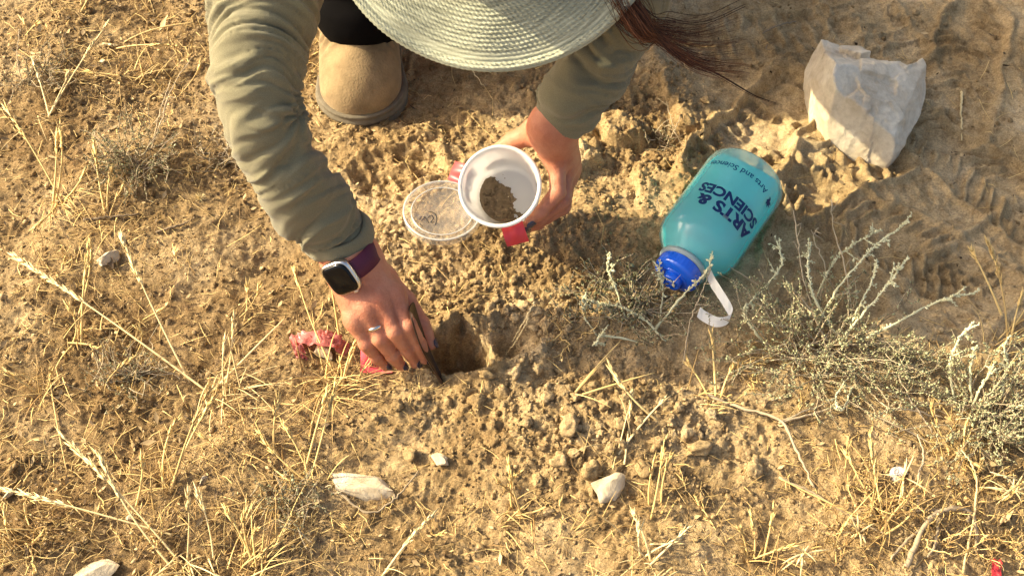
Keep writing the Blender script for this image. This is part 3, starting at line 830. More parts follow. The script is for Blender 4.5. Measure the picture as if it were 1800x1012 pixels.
def sdfB(X, Y, Z):
    d = rcone(X, Y, Z, L_EL + (L_WR - L_EL) * 0.5, L_WR, .0255, .0250)
    ac = nrm(chB[0][0][0] - chB[3][0][0])
    d = smin(d, rcone(X, Y, Z, L_WR, wrB, .0255, .025), 0.01)
    for i, off in enumerate((.012, .004, -.004, -.011)):
        d = smin(d, rcone(X, Y, Z, wrB + ac * off, chB[i][0][0], .0195, .0125), 0.016)
        k = chB[i][0][0]
        d = smin(d, rcone(X, Y, Z, k, k + A3(0, 0, .0005), .0118, .0112), 0.007)
    d = smin(d, rcone(X, Y, Z, wrB + ac * .012, thB[0], .0175, .0155), 0.016)
    d = smin(d, rcone(X, Y, Z, chB[0][0][0], thB[0], .0105, .0125), 0.014)
    return fingers_sdf(X, Y, Z, d, chB)
allp = np.array([p for c in chB for p, r in c] + [L_EL + (L_WR - L_EL) * 0.4, L_WR])
body.add(*sdf_mesh(sdfB, allp.min(0) - .042, allp.max(0) + .042, 0.0015))
# head, neck, trunk, limbs under the clothes
KNEE_R, ANK_R = A3(-0.150, 0.50, 0.40), A3(-0.203, 0.44, 0.10)
KNEE_L, ANK_L = A3(0.085, 0.52, 0.40), A3(0.03, 0.60, 0.10)
SIDE = np.cross(NH, FH)
def sdf_core(X, Y, Z):
    # head in its own axes
    x, y, z = X - HEAD[0], Y - HEAD[1], Z - HEAD[2]
    a = x * SIDE[0] + y * SIDE[1] + z * SIDE[2]; f = x * FH[0] + y * FH[1] + z * FH[2]; u = x * NH[0] + y * NH[1] + z * NH[2]
    d = ellip(a, f, u, (0, -.008, .02), (.074, .092, .085))
    d = smin(d, ellip(a, f, u, (0, .018, -.045), (.058, .066, .070)), .03)
    d = smin(d, rcone(a, f, u, (0, .084, .0), (0, .098, -.030), .009, .013), .012)          # nose
    d = smin(d, rcone(a, f, u, (-.035, .078, .016), (.035, .078, .016), .010, .010), .02)   # brow
    d = smin(d, rcone(a, f, u, (-.014, .080, -.058), (.014, .080, -.058), .0075, .0075), .008)  # lips
    d = smin(d, rcone(a, f, u, (0, .066, -.094), (0, .066, -.094), .018, .018), .02)        # chin
    for sg in (-1, 1):
        d = np.maximum(d, -(np.sqrt((a - sg * .032) ** 2 + (f - .092) ** 2 + (u + .002) ** 2) - .012))
        d = smin(d, np.sqrt((a - sg * .031) ** 2 + (f - .072) ** 2 + (u + .002) ** 2) - .0125, .002)
        d = smin(d, ellip(a, f, u, (sg * .077, -.006, -.012), (.010, .018, .030)), .006)
    nb = HEAD - NH * .07 - FH * .035; sh = (R_SH + L_SH) / 2 + A3(0, .03, -.02)
    d = smin(d, rcone(X, Y, Z, nb, sh, .050, .060), .03)
    d = smin(d, rcone(X, Y, Z, sh, HIP, .085, .105), .04)
    for s_, e_, w_ in ((R_SH, R_EL, R_WR), (L_SH, L_EL, L_WR)):
        e_ = .5 * e_ + .25 * (e_ + nrm(s_ - e_) * .10) + .25 * (e_ + nrm(w_ - e_) * .10)
        d = smin(d, rcone(X, Y, Z, sh, s_, .06, .042), .04)
        d = smin(d, rcone(X, Y, Z, s_, e_, .036, .026), .02)
        d = smin(d, rcone(X, Y, Z, e_, e_ + (w_ - e_) * .6, .026, .025), .01)
    for kn, an, sx in ((KNEE_R, ANK_R, -.08), (KNEE_L, ANK_L, .06)):
        d = smin(d, rcone(X, Y, Z, HIP + A3(sx, 0, 0), kn, .075, .048), .03)
        d = smin(d, rcone(X, Y, Z, kn, an, .045, .034), .02)
    return d
body.add(*sdf_mesh(sdf_core, (-.36, -.10, .05), (.32, .96, .66), 0.0068))
child_local(body.build('body', M['skin']), person)

# fingernails, dark polish
def nail(p0, p1, r, out, long=.0115):
    d = nrm(p1 - p0); n = nrm(out - d * np.dot(out, d)); s_ = np.cross(n, d)
    U, V = np.meshgrid(np.linspace(-1, 1, 9), np.linspace(-1, 1, 9), indexing='ij')
    # square -> rounded plate
    a = V * np.sqrt(1 - .42 * U ** 2) * 0.82; t = U * np.sqrt(1 - .30 * V ** 2)
    rr = r * 1.045 * (1 - .10 * np.clip(t, 0, 1) ** 2)
    pts = p1[None, None] + d * (t * long * .5 + .0008)[..., None] + n * (np.cos(a) * rr + .0002)[..., None] + s_ * (np.sin(a) * rr)[..., None]
    b_ = MB(); i = (np.arange(8)[:, None] * 9 + np.arange(8)[None]); q = np.stack([i, i + 1, i + 10, i + 9], -1).reshape(-1, 4)
    top = pts.reshape(-1, 3); bot = top - np.tile(n, (81, 1)) * .0007
    b_.add(top, q); b_.add(bot, q[:, ::-1])
    edge = [i for i in range(9)] + [9 * k + 8 for k in range(1, 9)] + [72 + k for k in range(7, -1, -1)] + [9 * k for k in range(7, 0, -1)]
    b_.add(np.vstack([top[edge], bot[edge]]), np.array([[k, (k + 1) % 32, 32 + (k + 1) % 32, 32 + k] for k in range(32)]))
    child_local(b_.build('fingernail', M['nail']), person)
for p0, p1, r in tipsA:
    nail(p0, p1, r, nrm(CAM - p1) * .6 + A3(.75, .05, .35))
nail(thA[-2], thA[-1], .0078, A3(1, .2, .4))
for p0, p1, r in tipsB:
    nail(p0, p1, r, nrm(p1 - (CUP_RC - CUP_AX * np.dot(CUP_RC - p1, CUP_AX))) + nrm(CAM - p1) * .55)
nail(thB[-2], thB[-1], .008, nrm(thB[-1] - CUP_RC))
# ring on the third finger
p0, p1 = chA[2][0][0], chA[2][1][0]
F = frame_z(p0 + (p1 - p0) * .62, p1 - p0)
b_ = MB(); th_ = np.linspace(0, 2 * np.pi, 9)[:-1]
b_.lathe([(.0100 + .0011 * math.cos(t), .0022 * math.sin(t)) for t in th_], 32, F, closed=True)
child_local(b_.build('ring', M['ring']), person)

# ---- clothes
def vnormals(v, q):
    n = np.zeros_like(v); fn = np.cross(v[q[:, 2]] - v[q[:, 0]], v[q[:, 3]] - v[q[:, 1]])
    for k in range(4): np.add.at(n, q[:, k], fn)
    return n / (np.linalg.norm(n, axis=1)[:, None] + 1e-12)
def sleeve(sh, el, wr, rads, lo_pad, h, seed, elbow_in):
    d1, d2 = el - sh, wr - el; L1, L2 = np.linalg.norm(d1), np.linalg.norm(d2); dirw = d2 / L2
    def fn(X, Y, Z):
        a_, b_ = el - d1 / L1 * .10, el + d2 / L2 * .10
        cl = np.vstack([[sh], [sh + (a_ - sh) * .5], bez(a_, el, b_, 7), [b_ + (wr - b_) * .5]])
        ln_ = np.concatenate([[0], np.cumsum(np.linalg.norm(np.diff(np.vstack([cl, wr]), axis=0), axis=1))]); ln_ /= ln_[-1]
        rr_ = np.interp(ln_, (0, .28, .56, .78, 1), rads)
        d = None
        for i_ in range(len(cl) - 1):
            e_ = rcone(X, Y, Z, cl[i_], cl[i_ + 1], rr_[i_], rr_[i_ + 1]); d = e_ if d is None else smin(d, e_, .006)
        f = rcone(X, Y, Z, cl[-1], wr, rr_[-2], rr_[-1])
        pl = (X - wr[0]) * dirw[0] + (Y - wr[1]) * dirw[1] + (Z - wr[2]) * dirw[2]
        f = np.maximum(f, pl)
        ho = rcone(X, Y, Z, wr - dirw * .05, wr + dirw * .02, rads[4] - .006, rads[4] - .003)
        f = np.maximum(f, -ho)
        return smin(d, f, .018)
    P_ = np.array([sh, el, wr]); rmx = max(rads) + lo_pad
    v, q = sdf_mesh(fn, P_.min(0) - rmx, P_.max(0) + rmx, h)
    n = vnormals(v, q)
    t1 = np.clip((v - sh) @ d1 / L1 ** 2, 0, 1); t2 = np.clip((v - el) @ d2 / L2 ** 2, 0, 1)
    dd1 = np.linalg.norm(v - sh - t1[:, None] * d1, axis=1); dd2 = np.linalg.norm(v - el - t2[:, None] * d2, axis=1)
    s_ = np.where(dd2 < dd1, L1 + t2 * L2, t1 * L1)
    bl = 1 / (1 + np.exp((dd2 - dd1) * 300)); s_ = bl * (L1 + t2 * L2) + (1 - bl) * t1 * L1
    u = v @ nrm(np.cross(dirw, (0.3, 0.4, 0.8))); w = v @ nrm(np.cross(dirw, np.cross(dirw, (0.3, 0.4, 0.8))))
    wob = 0.018 * noise3(v[:, 0] * 22, v[:, 1] * 22, v[:, 2] * 22, seed)
    sl = s_ + 0.75 * u + wob
    a = noise3(sl * 62, u * 8, w * 8, seed + 1)
    fold = -np.exp(-(a / .11) ** 2) * .0036 + np.exp(-((np.abs(a) - .30) / .12) ** 2) * .0022
    b = noise3(sl * 24 + 7, u * 6, w * 6, seed + 2)
    fold = fold + b * 0.0048
    near_el = np.exp(-((s_ - L1) / .045) ** 2)
    ins = np.clip((v - el) @ elbow_in / .05, -1, 1) * .5 + .5
    c = np.sin((s_ + 0.25 * u + wob * .5) * 2 * np.pi / .0165)
    fold = fold + near_el * ins * (c * .0046 - np.abs(c) * .0030)
    E_in = el + elbow_in * .060; qv = v - E_in; e_ax = nrm(wr - sh); e_out = nrm(-elbow_in - e_ax * (-elbow_in @ e_ax))
    fa = np.arctan2(qv @ e_ax, qv @ e_out + 1e-6); qd = np.linalg.norm(qv, axis=1)
    fan = np.sin(fa * 9.5 + 1.3 * noise3(v[:, 0] * 25, v[:, 1] * 25, v[:, 2] * 25, seed + 6))
    fold = fold * (1 - .6 * near_el) + (np.sign(fan) * np.abs(fan) ** .7) * .0024 * np.exp(-(qd / .085) ** 2)
    fold = fold + (-np.exp(-(noise3(sl * 90, u * 11, w * 11, seed + 9) / .10) ** 2) * .0020) + (1 - 2 * np.abs(noise3((s_ - .5 * u) * 70 + wob * 30, u * 8, w * 8, seed + 11))) * .0018
    near_wr = np.exp(-((s_ - (L1 + L2)) / .05) ** 2)
    fold = fold * (.85 + .4 * near_wr) * (1 - np.exp(-((s_ - (L1 + L2)) / .006) ** 2) * .6)
    v = v + n * (fold * 1.15 * smooth(.004, .022, L1 + L2 - s_))[:, None]
    return v, q
shirt = MB()
shirt.add(*sleeve(R_SH, R_EL, R_WR, (.062, .056, .0425, .0365, .0355), .012, .0023, 5, nrm(A3(.9, .1, -.2))))
shirt.add(*sleeve(L_SH, L_EL, L_WR, (.058, .052, .0430, .0375, .0305), .012, .0024, 15, nrm(A3(-.8, 0, -.4))))
def sdf_trunk(X, Y, Z):
    sh = (R_SH + L_SH) / 2 + A3(0, .03, -.02)
    d = rcone(X, Y, Z, sh + A3(0, .10, .075), HIP + A3(0, .02, .03), .090, .125)
    for s_ in (R_SH, L_SH):
        d = smin(d, rcone(X, Y, Z, sh + A3(0, .03, .0), s_, .066, .052), .03)
        d = smin(d, rcone(X, Y, Z, s_, s_ * .7 + (R_EL if s_ is R_SH else L_EL) * .3, .050, .045), .02)
    nb = HEAD - NH * .07 - FH * .035
    d = smin(d, rcone(X, Y, Z, sh, sh + (nb - sh) * .45, .072, .060), .02)
    return np.maximum(d, -rcone(X, Y, Z, sh + (nb - sh) * .3, nb, .050, .058))
v, q = sdf_mesh(sdf_trunk, (-.36, .06, .10), (.32, 1.0, .64), .008)
n = vnormals(v, q)
v = v + n * (0.006 * noise3(v[:, 0] * 14, v[:, 1] * 30, v[:, 2] * 20, 44) - 0.003)[:, None]
shirt.add(v, q)
child_local(shirt.build('shirt', M['shirt']), person)
# purple inner cuff peeping out at the watch wrist, with the sleeve end turned back over it
dirR = nrm(R_WR - R_EL)
b_ = MB(); F = frame_z(R_WR, dirR)
zz = np.linspace(-.03, .0155, 12)
prof = [(.0335 - .0006 * (z > .004), z) for z in zz] + [(.0345, .0165), (.0315, .014)] + [(.0308, z) for z in zz[::-1]]
b_.lathe(prof, 72, F)
v = b_.v[0]; b_.v[0] = v + (v - R_WR - ((v - R_WR) @ dirR)[:, None] * dirR) * (0.05 * noise3(v[:, 0] * 90, v[:, 1] * 90, v[:, 2] * 60, 9))[:, None]
child_local(b_.build('inner_cuff', M['purple']), person)
b_ = MB(); F = frame_z(R_WR - dirR * .004, dirR)
t = np.linspace(0, 2 * np.pi, 13)[:-1]
b_.lathe([(.0368 + .0036 * math.cos(a), .011 * math.sin(a)) for a in t], 96, F, closed=True)
v = b_.v[0]; rel = v - R_WR; ang = np.arctan2(rel @ F[:3, 1], rel @ F[:3, 0])
v = v + rel * (0.045 * np.sin(ang * 2 + .6) + 0.05 * noise3(v[:, 0] * 70, v[:, 1] * 70, v[:, 2] * 50, 12))[:, None] + dirR * (0.006 * np.sin(ang + 2.2) + 0.003 * np.sin(ang * 3))[:, None]
b_.v[0] = v
child_local(b_.build('sleeve_cuff', M['shirt']), person)
# trousers
def sdf_tr(X, Y, Z):
    d = None
    for kn, an, sx in ((KNEE_R, A3(-.203, .402, .102), -.08), (KNEE_L, A3(.03, .56, .10), .06)):
        e = smin(rcone(X, Y, Z, an, kn, .069, .060), rcone(X, Y, Z, kn, HIP + A3(sx, 0, 0), .062, .105), .03)
        d = e if d is None else smin(d, e, .02)
    return smin(d, rcone(X, Y, Z, HIP + A3(-.06, .03, 0), HIP + A3(.06, .03, 0), .12, .12), .05)
v, q = sdf_mesh(sdf_tr, (-.34, .28, .0), (.26, 1.0, .53), .006)
n = vnormals(v, q)
v = v + n * (0.006 * noise3(v[:, 0] * 18, v[:, 1] * 18, v[:, 2] * 42, 71))[:, None]
b_ = MB(); b_.add(v, q); child_local(b_.build('trousers', M['trousers']), person)
# boots
def boot(dx, dy, rot):
    def up(X, Y, Z):
        d = rcone(X, Y, Z, (0, .058, .036), (0, .125, .046), .0480, .0480)
        d = smin(d, ellip(X, Y, Z, (0, .060, .026), (.0525, .0585, .050)), .02)
        d = smin(d, rcone(X, Y, Z, (0, .10, .052), (0, .175, .085), .046, .048), .03)
        d = smin(d, rcone(X, Y, Z, (0, .20, .040), (0, .20, .15), .044, .050), .03)
        d = np.maximum(d, .018 - Z)
        return np.maximum(d, Z - .17)
    v, q = sdf_mesh(up, (-.075, -.02, .0), (.075, .27, .19), .0028)
    n = vnormals(v, q)
    cr = np.exp(-((v[:, 1] - .095 - .1 * np.abs(v[:, 0])) / .022) ** 2) * smooth(.045, .08, v[:, 2])
    v = v + n * (cr * .0034 * np.sin((v[:, 1] + .15 * v[:, 0] + .006 * noise3(v[:, 0] * 40, v[:, 1] * 40, v[:, 2] * 40, 3)) * 2 * np.pi / .016) + .0012 * noise3(v[:, 0] * 30, v[:, 1] * 30, v[:, 2] * 30, 6))[:, None]
    def so(X, Y, Z):
        d2 = smin(np.hypot(X, (Y - .058) * .97) - .0580, rcone(X, Y, 0 * X, (0, .06, 0), (0, .205, 0), .0570, .049), .02)
        w = np.maximum(d2 + .0015 * np.sin(np.clip((Z - .006) / .018, 0, 1) * 9.4), np.abs(Z - .013) - .014)
        return w
    v2, q2 = sdf_mesh(so, (-.08, -.025, -.008), (.08, .275, .04), .0022)
    c, s_ = math.cos(rot), math.sin(rot); Rm = np.array([[c, -s_, 0], [s_, c, 0], [0, 0, 1]])
    T = A3(dx, dy, -.002 + float(gz_at(dx, dy + .05)[0]))
    b_ = MB(); b_.add(v @ Rm.T + T, q); o = child_local(b_.build('boot', M['boot']), person)
    b2 = MB(); b2.add(v2 @ Rm.T + T, q2); s2 = b2.build('sole', M['sole'], o)
    s2.matrix_parent_inverse = (Matrix.Translation(person.location) @ o.matrix_parent_inverse).inverted()
TOE = W(645, 222)
boot(-.203, TOE[1] + .002, 0.06)
boot(.03, .44, -0.08)

# ---- woven sun hat: rows of plaited straw sewn round and round
def hat():
    F = frame_z(HAT_C, NH, SIDE)
    RO = .1725
    def surf(r, th):
        """height of the brim and crown above the brim plane"""
        cr = smooth(.101, .088, r)
        z = -.004 - .05 * np.clip(r - .10, 0, 1) + cr * .075
        dome = .034 * np.sqrt(np.clip(1 - (r / .094) ** 2, 0, 1))
        z = z + np.where(r < .094, dome * smooth(.094, .080, r), 0)
        return z + .0045 * smooth(.10, RO, r) * (np.sin(2 * th + .6) + .5 * np.sin(3 * th + 2) + .35 * np.sin(7 * th) + .25 * np.sin(11 * th + 1))
    rows = .0042
    r = np.concatenate([np.linspace(.001, .098, 70), np.arange(.0985, RO + .0001, .00082)])
    na = 800
    th = np.arange(na) * 2 * np.pi / na
    Rr, T = np.meshgrid(r, th, indexing='ij')
    z = surf(Rr, T)
    wv = (RO - Rr) / rows; k = np.floor(wv); ph = wv - k
    prof = np.sqrt(np.clip(1 - ((ph - .5) / .52) ** 2, 0, 1)) * .0013
    lng = Rr * T / .0050
    stitch = np.sin(2 * np.pi * lng + 3.1 * k + 2.0 * (ph - .5)) ; st = np.clip(stitch, 0, 1) ** .6 * np.exp(-((ph - .5) / .28) ** 2)
    jit = noise2(lng * 1.1, k * 7.3, 8)
    plain = np.isin(k, (2, 3)) * .65     # smooth rows near the edge
    z = z + prof + (st * .0022 + jit * .0006) * (1 - plain)
    edge = smooth(RO - .0075, RO - .004, Rr) * .0022
    z = z + edge
    b_ = MB()
    V = np.stack([Rr * np.cos(T), Rr * np.sin(T), z], -1).reshape(-1, 3)
    m = len(r); i = np.arange(m - 1)[:, None] * na; j = np.arange(na)[None]; j2 = (j + 1) % na
    q = np.stack([i + j, i + na + j, i + na + j2, i + j2], -1).reshape(-1, 4)
    cell = _rnd(np.floor(lng + k * .37).astype(np.int64), k.astype(np.int64), 0, 5)
    b_.add(V @ F[:3, :3].T + F[:3, 3], q, np.clip(.30 + .55 * cell + .15 * jit, 0, 1).ravel())
    # underside
    r2 = np.concatenate([np.linspace(.001, .098, 14), np.linspace(.1, RO, 16)]); na2 = 180
    th2 = np.arange(na2) * 2 * np.pi / na2; R2, T2 = np.meshgrid(r2, th2, indexing='ij')
    V2 = np.stack([R2 * np.cos(T2), R2 * np.sin(T2), surf(R2, T2) - .0022], -1).reshape(-1, 3)
    m2 = len(r2); i = np.arange(m2 - 1)[:, None] * na2; j = np.arange(na2)[None]; j2 = (j + 1) % na2
    b_.add(V2 @ F[:3, :3].T + F[:3, 3], np.stack([i + j, i + j2, i + na2 + j2, i + na2 + j], -1).reshape(-1, 4))
    o = child_local(b_.build('hat', M['hat']), person)
    b2 = MB(); a = np.arange(400) * 2 * np.pi / 400
    pts = np.stack([RO * np.cos(a), RO * np.sin(a), surf(np.full(400, RO), a) + .0006], 1)
    pts = np.vstack([pts, pts[:1]])
    rr = .0019 * (1 + .22 * np.sin(np.arange(401) * 2 * np.pi / 401 * 200))
    b2.tube(pts @ F[:3, :3].T + F[:3, 3], rr, 6, None, False)
    e = b2.build('edge_braid', M['hat'], o)
    e.matrix_parent_inverse = (Matrix.Translation(person.location) @ o.matrix_parent_inverse).inverted()
hat()
# ---- hair blown out to the right from under the brim
def hair():
    rs = np.random.default_rng(3); b_ = MB()
    root0 = HEAD + SIDE * .0
    def D(px, py, z): return W(px, py, z)
    ends = []
    for k in range(520):
        rt = HEAD + A3(rs.uniform(.03, .075), rs.uniform(-.03, .06), rs.uniform(-.05, .05))
        s1 = D(rs.normal(1108, 10), rs.normal(20, 16), rs.uniform(.37, .41))
        lk = int(rs.integers(0, 9)); cy = (128, 118, 100, 84, 122, 132, 66, 40, 10)[lk]; wv = rs.normal(0, 5)
        ln = rs.uniform(.35, 1.0) if k % 3 else rs.uniform(.75, 1.15)
        ex, ey = 1322 - abs(cy - 110) * .25 + rs.normal(0, 8), cy + wv * 1.6 + rs.normal(0, 5)
        s2 = D(1165 + wv * .6, 70 + (cy - 110) * .28 + wv * .8 + rs.normal(0, 4), .38); s3 = D(1228 + rs.normal(0, 6), 104 + (cy - 110) * .62 + wv + rs.normal(0, 4), .365)
        c = spline([rt, s1, s2, s3, D(ex, ey, .35)], 34)[:max(10, int(34 * min(ln, 1.0)))]
        b_.tube(c, np.linspace(.00042, .00010, len(c)) * (1.0 if lk in (0, 1, 4, 5) else .8), 3, float(np.clip(rs.normal(.45, .25), 0, 1)), False)
    for k in range(9):   # the long strand that trails to the stone
        w = rs.normal(0, 2.0)
        c = spline([HEAD + A3(.06, 0, 0), D(1115, 25 + w, .39), D(1180, 92 + w, .37), D(1258, 129 + w * .8, .345), D(1320, 165 + w * .5, .335), D(1376 - k * 6, 186 - k * 2 + w * .3, .33)], 40)
        b_.tube(c, np.linspace(.00055, .0002, 40), 3, .15, False)
    for yy in (12, -4, 8):
        c = spline([HEAD + A3(.06, 0, 0), D(1125, 5, .40), D(1180, 25 + yy, .39), D(1240, 30 + yy, .385), D(1310, 0 + yy, .385)], 26)
        b_.tube(c, .0004, 3, .2, False)
    # cap of hair under the hat
    v0, f0 = ICO4
    hv = HEAD + v0[:, 0:1] * SIDE * .081 + v0[:, 1:2] * FH * .098 + v0[:, 2:3] * NH * .094 - FH * .012 + NH * .018
    keep = ((v0[:, 1] < .45) & (v0[:, 2] > -.55)) | (v0[:, 2] > .35)
    f1 = f0[keep[f0].all(1)]
    b_.add(hv, f1, .3)
    child_local(b_.build('hair', M['hair']), person)
hair()
# ---- watch
def squircle(a, b, n=48, p=4.2):
    t = np.arange(n) * 2 * np.pi / n
    c, s_ = np.cos(t), np.sin(t)
    return np.stack([a * np.sign(c) * np.abs(c) ** (2 / p), b * np.sign(s_) * np.abs(s_) ** (2 / p)], 1)
def plate(prof, F, n=48, p=4.2):
    """prof: (half_x, half_y, z) rings, closed at both ends"""
    b_ = MB(); vs = []
    for a, b, z in prof:
        o = squircle(a, b, n, p); vs.append(np.column_stack([o, np.full(n, z)]))
    V = np.vstack(vs + [[0, 0, prof[0][2]], [0, 0, prof[-1][2]]]); m = len(prof)
    i = np.arange(m - 1)[:, None] * n; j = np.arange(n)[None]; j2 = (j + 1) % n
    q = np.stack([i + j, i + j2, i + n + j2, i + n + j], -1).reshape(-1, 4)
    jj = np.arange(n); jn = (jj + 1) % n
    t0 = np.stack([np.full(n, m * n), jn, jj], -1); t1 = np.stack([np.full(n, m * n + 1), (m - 1) * n + jj, (m - 1) * n + jn], -1)
    b_.add(V @ F[:3, :3].T + F[:3, 3], [q, t0, t1])
    return b_
WS = R_WR + dirR * 0.0 + (wrA - R_WR) * 0.45 + dirR * .004
WS = W(617, 457, .1235)
wax = nrm(wrA - R_WR + dirR * .02)
tc = nrm(CAM - WS); tc = nrm(tc - wax * np.dot(tc, wax)); lf = np.cross(wax, tc); lf = lf if lf @ RGT < 0 else -lf
th_w = math.radians(35); wn_ = tc * math.cos(th_w) + lf * math.sin(th_w)
Fw = frame_z(WS + wn_ * .0328, wn_, wax)
case = plate([(.0160, .0140, -.006), (.0198, .0172, -.0045), (.0208, .0182, 0.0), (.0204, .0178, .0028), (.0188, .0164, .0042), (.0184, .0160, .0040)], Fw).build('wristwatch', M['metal'])
child_local(case, person)
def sub(o, par):
    o.parent = par
    o.matrix_parent_inverse = (Matrix.Translation(person.location) @ par.matrix_parent_inverse).inverted()
sub(plate([(.0184, .0160, .003), (.0186, .0162, .0046), (.0173, .0150, .0060), (.0140, .0120, .0066), (.006, .005, .0068)], Fw).build('screen', M['screen']), case)
b_ = MB(); Fk = frame_z(Fw[:3, 3] - Fw[:3, 1] * .0 + Fw[:3, 0] * .0204 + Fw[:3, 1] * .006, Fw[:3, 0])
b_.lathe([(.0001, -.001), (.0032, -.001), (.0034, .0005), (.0030, .0020), (.0001, .0022)], 20, Fk)
sub(b_.build('crown_knob', M['metal']), case)
b_ = MB(); a = np.linspace(0, 2 * np.pi, 97)
X_, Y_ = wn_, np.cross(wax, wn_)
ring_ = WS + np.outer(np.cos(a), X_) * .0290 + np.outer(np.sin(a), Y_) * .0290
vs = []
for (dr, dz) in ((0, -.0120), (.0016, -.0115), (.0021, 0), (.0016, .0115), (0, .0120), (-.002, 0)):
    vs.append(WS + np.outer(np.cos(a[:-1]), X_) * (.0310 + dr) + np.outer(np.sin(a[:-1]), Y_) * (.0312 + dr) + wax * dz)
V = np.vstack(vs); n_ = 96; m = 6
i = np.arange(m)[:, None] * n_; j = np.arange(n_)[None]; i2 = ((np.arange(m) + 1) % m)[:, None] * n_
b_.add(V, np.stack([i + j, i + (j + 1) % n_, i2 + (j + 1) % n_, i2 + j], -1).reshape(-1, 4))
sub(b_.build('strap', M['strap']), case)
# ------------------------------------------------------------------ sample cup in the hand
def place(o, loc):
    """give a mesh built in world space its origin at loc"""
    o.data.transform(Matrix.Translation(-Vector(loc))); o.location = loc
    return o
cup_base = CUP_RC - CUP_AX * CUP_H
Fc = frame_z(cup_base, CUP_AX, E1)
cup = empty('sample_cup', cup_base)
tag(cup, 'white plastic sample cup with red tape tabs held tilted in a hand', 'cup')
b_ = MB()
wo = lambda z: wall_r(CUP_H - z)
prof = [(.0005, .0), (.030, .0), (CUP_RB, .0015)] + [(wo(z), z) for z in np.linspace(.004, .0635, 8)] + [(CUP_R - .0008, .0640), (CUP_R, .0655), (CUP_R, .0690), (CUP_R - .0012, .0703), (CUP_R - .0032, .0700), (CUP_R - .0040, .0685), (CUP_R - .0048, .0600), (wo(.055) - .0014, .0555)] \
    + [(wo(z) - .0012, z) for z in np.linspace(.05, .008, 7)] + [(CUP_RB - .0035, .0045), (CUP_RB - .0065, .0030), (.020, .0024), (.0005, .0024)]
b_.lathe(prof, 96, Fc)
child_local(b_.build('cup_wall', M['cup']), cup)
b_ = MB(); t = np.linspace(0, 2 * np.pi, 9)[:-1]
b_.lathe([(CUP_R - .0014 + .0022 * math.cos(a), .0690 + .0018 * math.sin(a)) for a in t], 96, Fc, closed=True)
child_local(b_.build('rim', M['cup']), cup)
def tape_flag(phi, h, wid, out, lift, seed, parent):
    """a strip of tape stuck on the wall, doubled over on itself and standing off"""
    p = math.radians(phi); rad = E1 * math.cos(p) + E2 * math.sin(p); tng = -E1 * math.sin(p) + E2 * math.cos(p)
    n1, n2 = 14, 10
    U, V = np.meshgrid(np.linspace(-.5, .5, n2), np.linspace(0, 1, n1), indexing='ij')
    base = CUP_RC - CUP_AX * h
    dirn = nrm(rad + CUP_AX * lift)
    s_ = V * out
    pts = base + rad * (wall_r(h) - .001) + tng * (U * wid)[..., None] + dirn * s_[..., None] + CUP_AX * (.0028 * np.sin(V * 3.0 + U * 2 + seed) + .0016 * np.sin(U * 9 + seed))[..., None] - CUP_AX * (.010 * V ** 3)[..., None]
    top = pts.reshape(-1, 3); bot = top - CUP_AX * .0008
    i = np.arange(n2 - 1)[:, None] * n1 + np.arange(n1 - 1)[None]; q = np.stack([i, i + 1, i + n1 + 1, i + n1], -1).reshape(-1, 4)
    edge = list(range(n1)) + [n1 * k + n1 - 1 for k in range(1, n2)] + [n1 * (n2 - 1) + k for k in range(n1 - 2, -1, -1)] + [n1 * k for k in range(n2 - 2, 0, -1)]
    m = len(edge)
    b_ = MB(); b_.add(top, q); b_.add(bot, q[:, ::-1])
    b_.add(np.vstack([top[edge], bot[edge]]), np.array([[k, (k + 1) % m, m + (k + 1) % m, m + k] for k in range(m)]))
    child_local(b_.build('tape_tab', M['red']), parent)
tape_flag(-74, .016, .026, .024, .10, 0.5, cup)
tape_flag(158, .014, .024, .024, .15, 2.0, cup)
# strip of the same tape round the wall behind
b_ = MB(); a = np.radians(np.linspace(150, 200, 20))
pts = [CUP_RC - CUP_AX * h + (E1 * math.cos(t) + E2 * math.sin(t)) * (wall_r(h) + .0006) for h in (.012, .030) for t in a]
b_.add(pts, np.array([[k, k + 1, 20 + k + 1, 20 + k] for k in range(19)]))
child_local(b_.build('tape_strip', M['red']), cup)
# soil in the cup
b_ = MB(); nr, na = 40, 140
rr = np.linspace(.0005, CUP_RB - .0038, nr); aa = np.arange(na) * 2 * np.pi / na
R_, T_ = np.meshgrid(rr, aa, indexing='ij'); x = R_ * np.cos(T_); y = R_ * np.sin(T_)
sd = (-x * .86 - y * .50) + .010 * noise2(x * 60, y * 60, 3) + .004 * noise2(x * 160, y * 160, 4)
hh = .0024 + np.where(sd > -.002, .011 * smooth(-.002, .026, sd) + .0006, -.0016)
dd, r_ = worley2(x * 300, y * 300, 7)
hh = hh + (sd > 0) * (.0020 * np.sqrt(np.clip(1 - (dd / .6) ** 2, 0, 1)) * r_ + .0012 * fbm2(x * 240, y * 240, 5, 3))
hh = np.where(sd > -.002, np.maximum(hh, .0026), .0012)
V = np.stack([x, y, hh], -1).reshape(-1, 3)
i = np.arange(nr - 1)[:, None] * na; j = np.arange(na)[None]; j2 = (j + 1) % na
b_.add(V @ Fc[:3, :3].T + Fc[:3, 3], np.stack([i + j, i + na + j, i + na + j2, i + j2], -1).reshape(-1, 4), .5)
rs = np.random.default_rng(9)
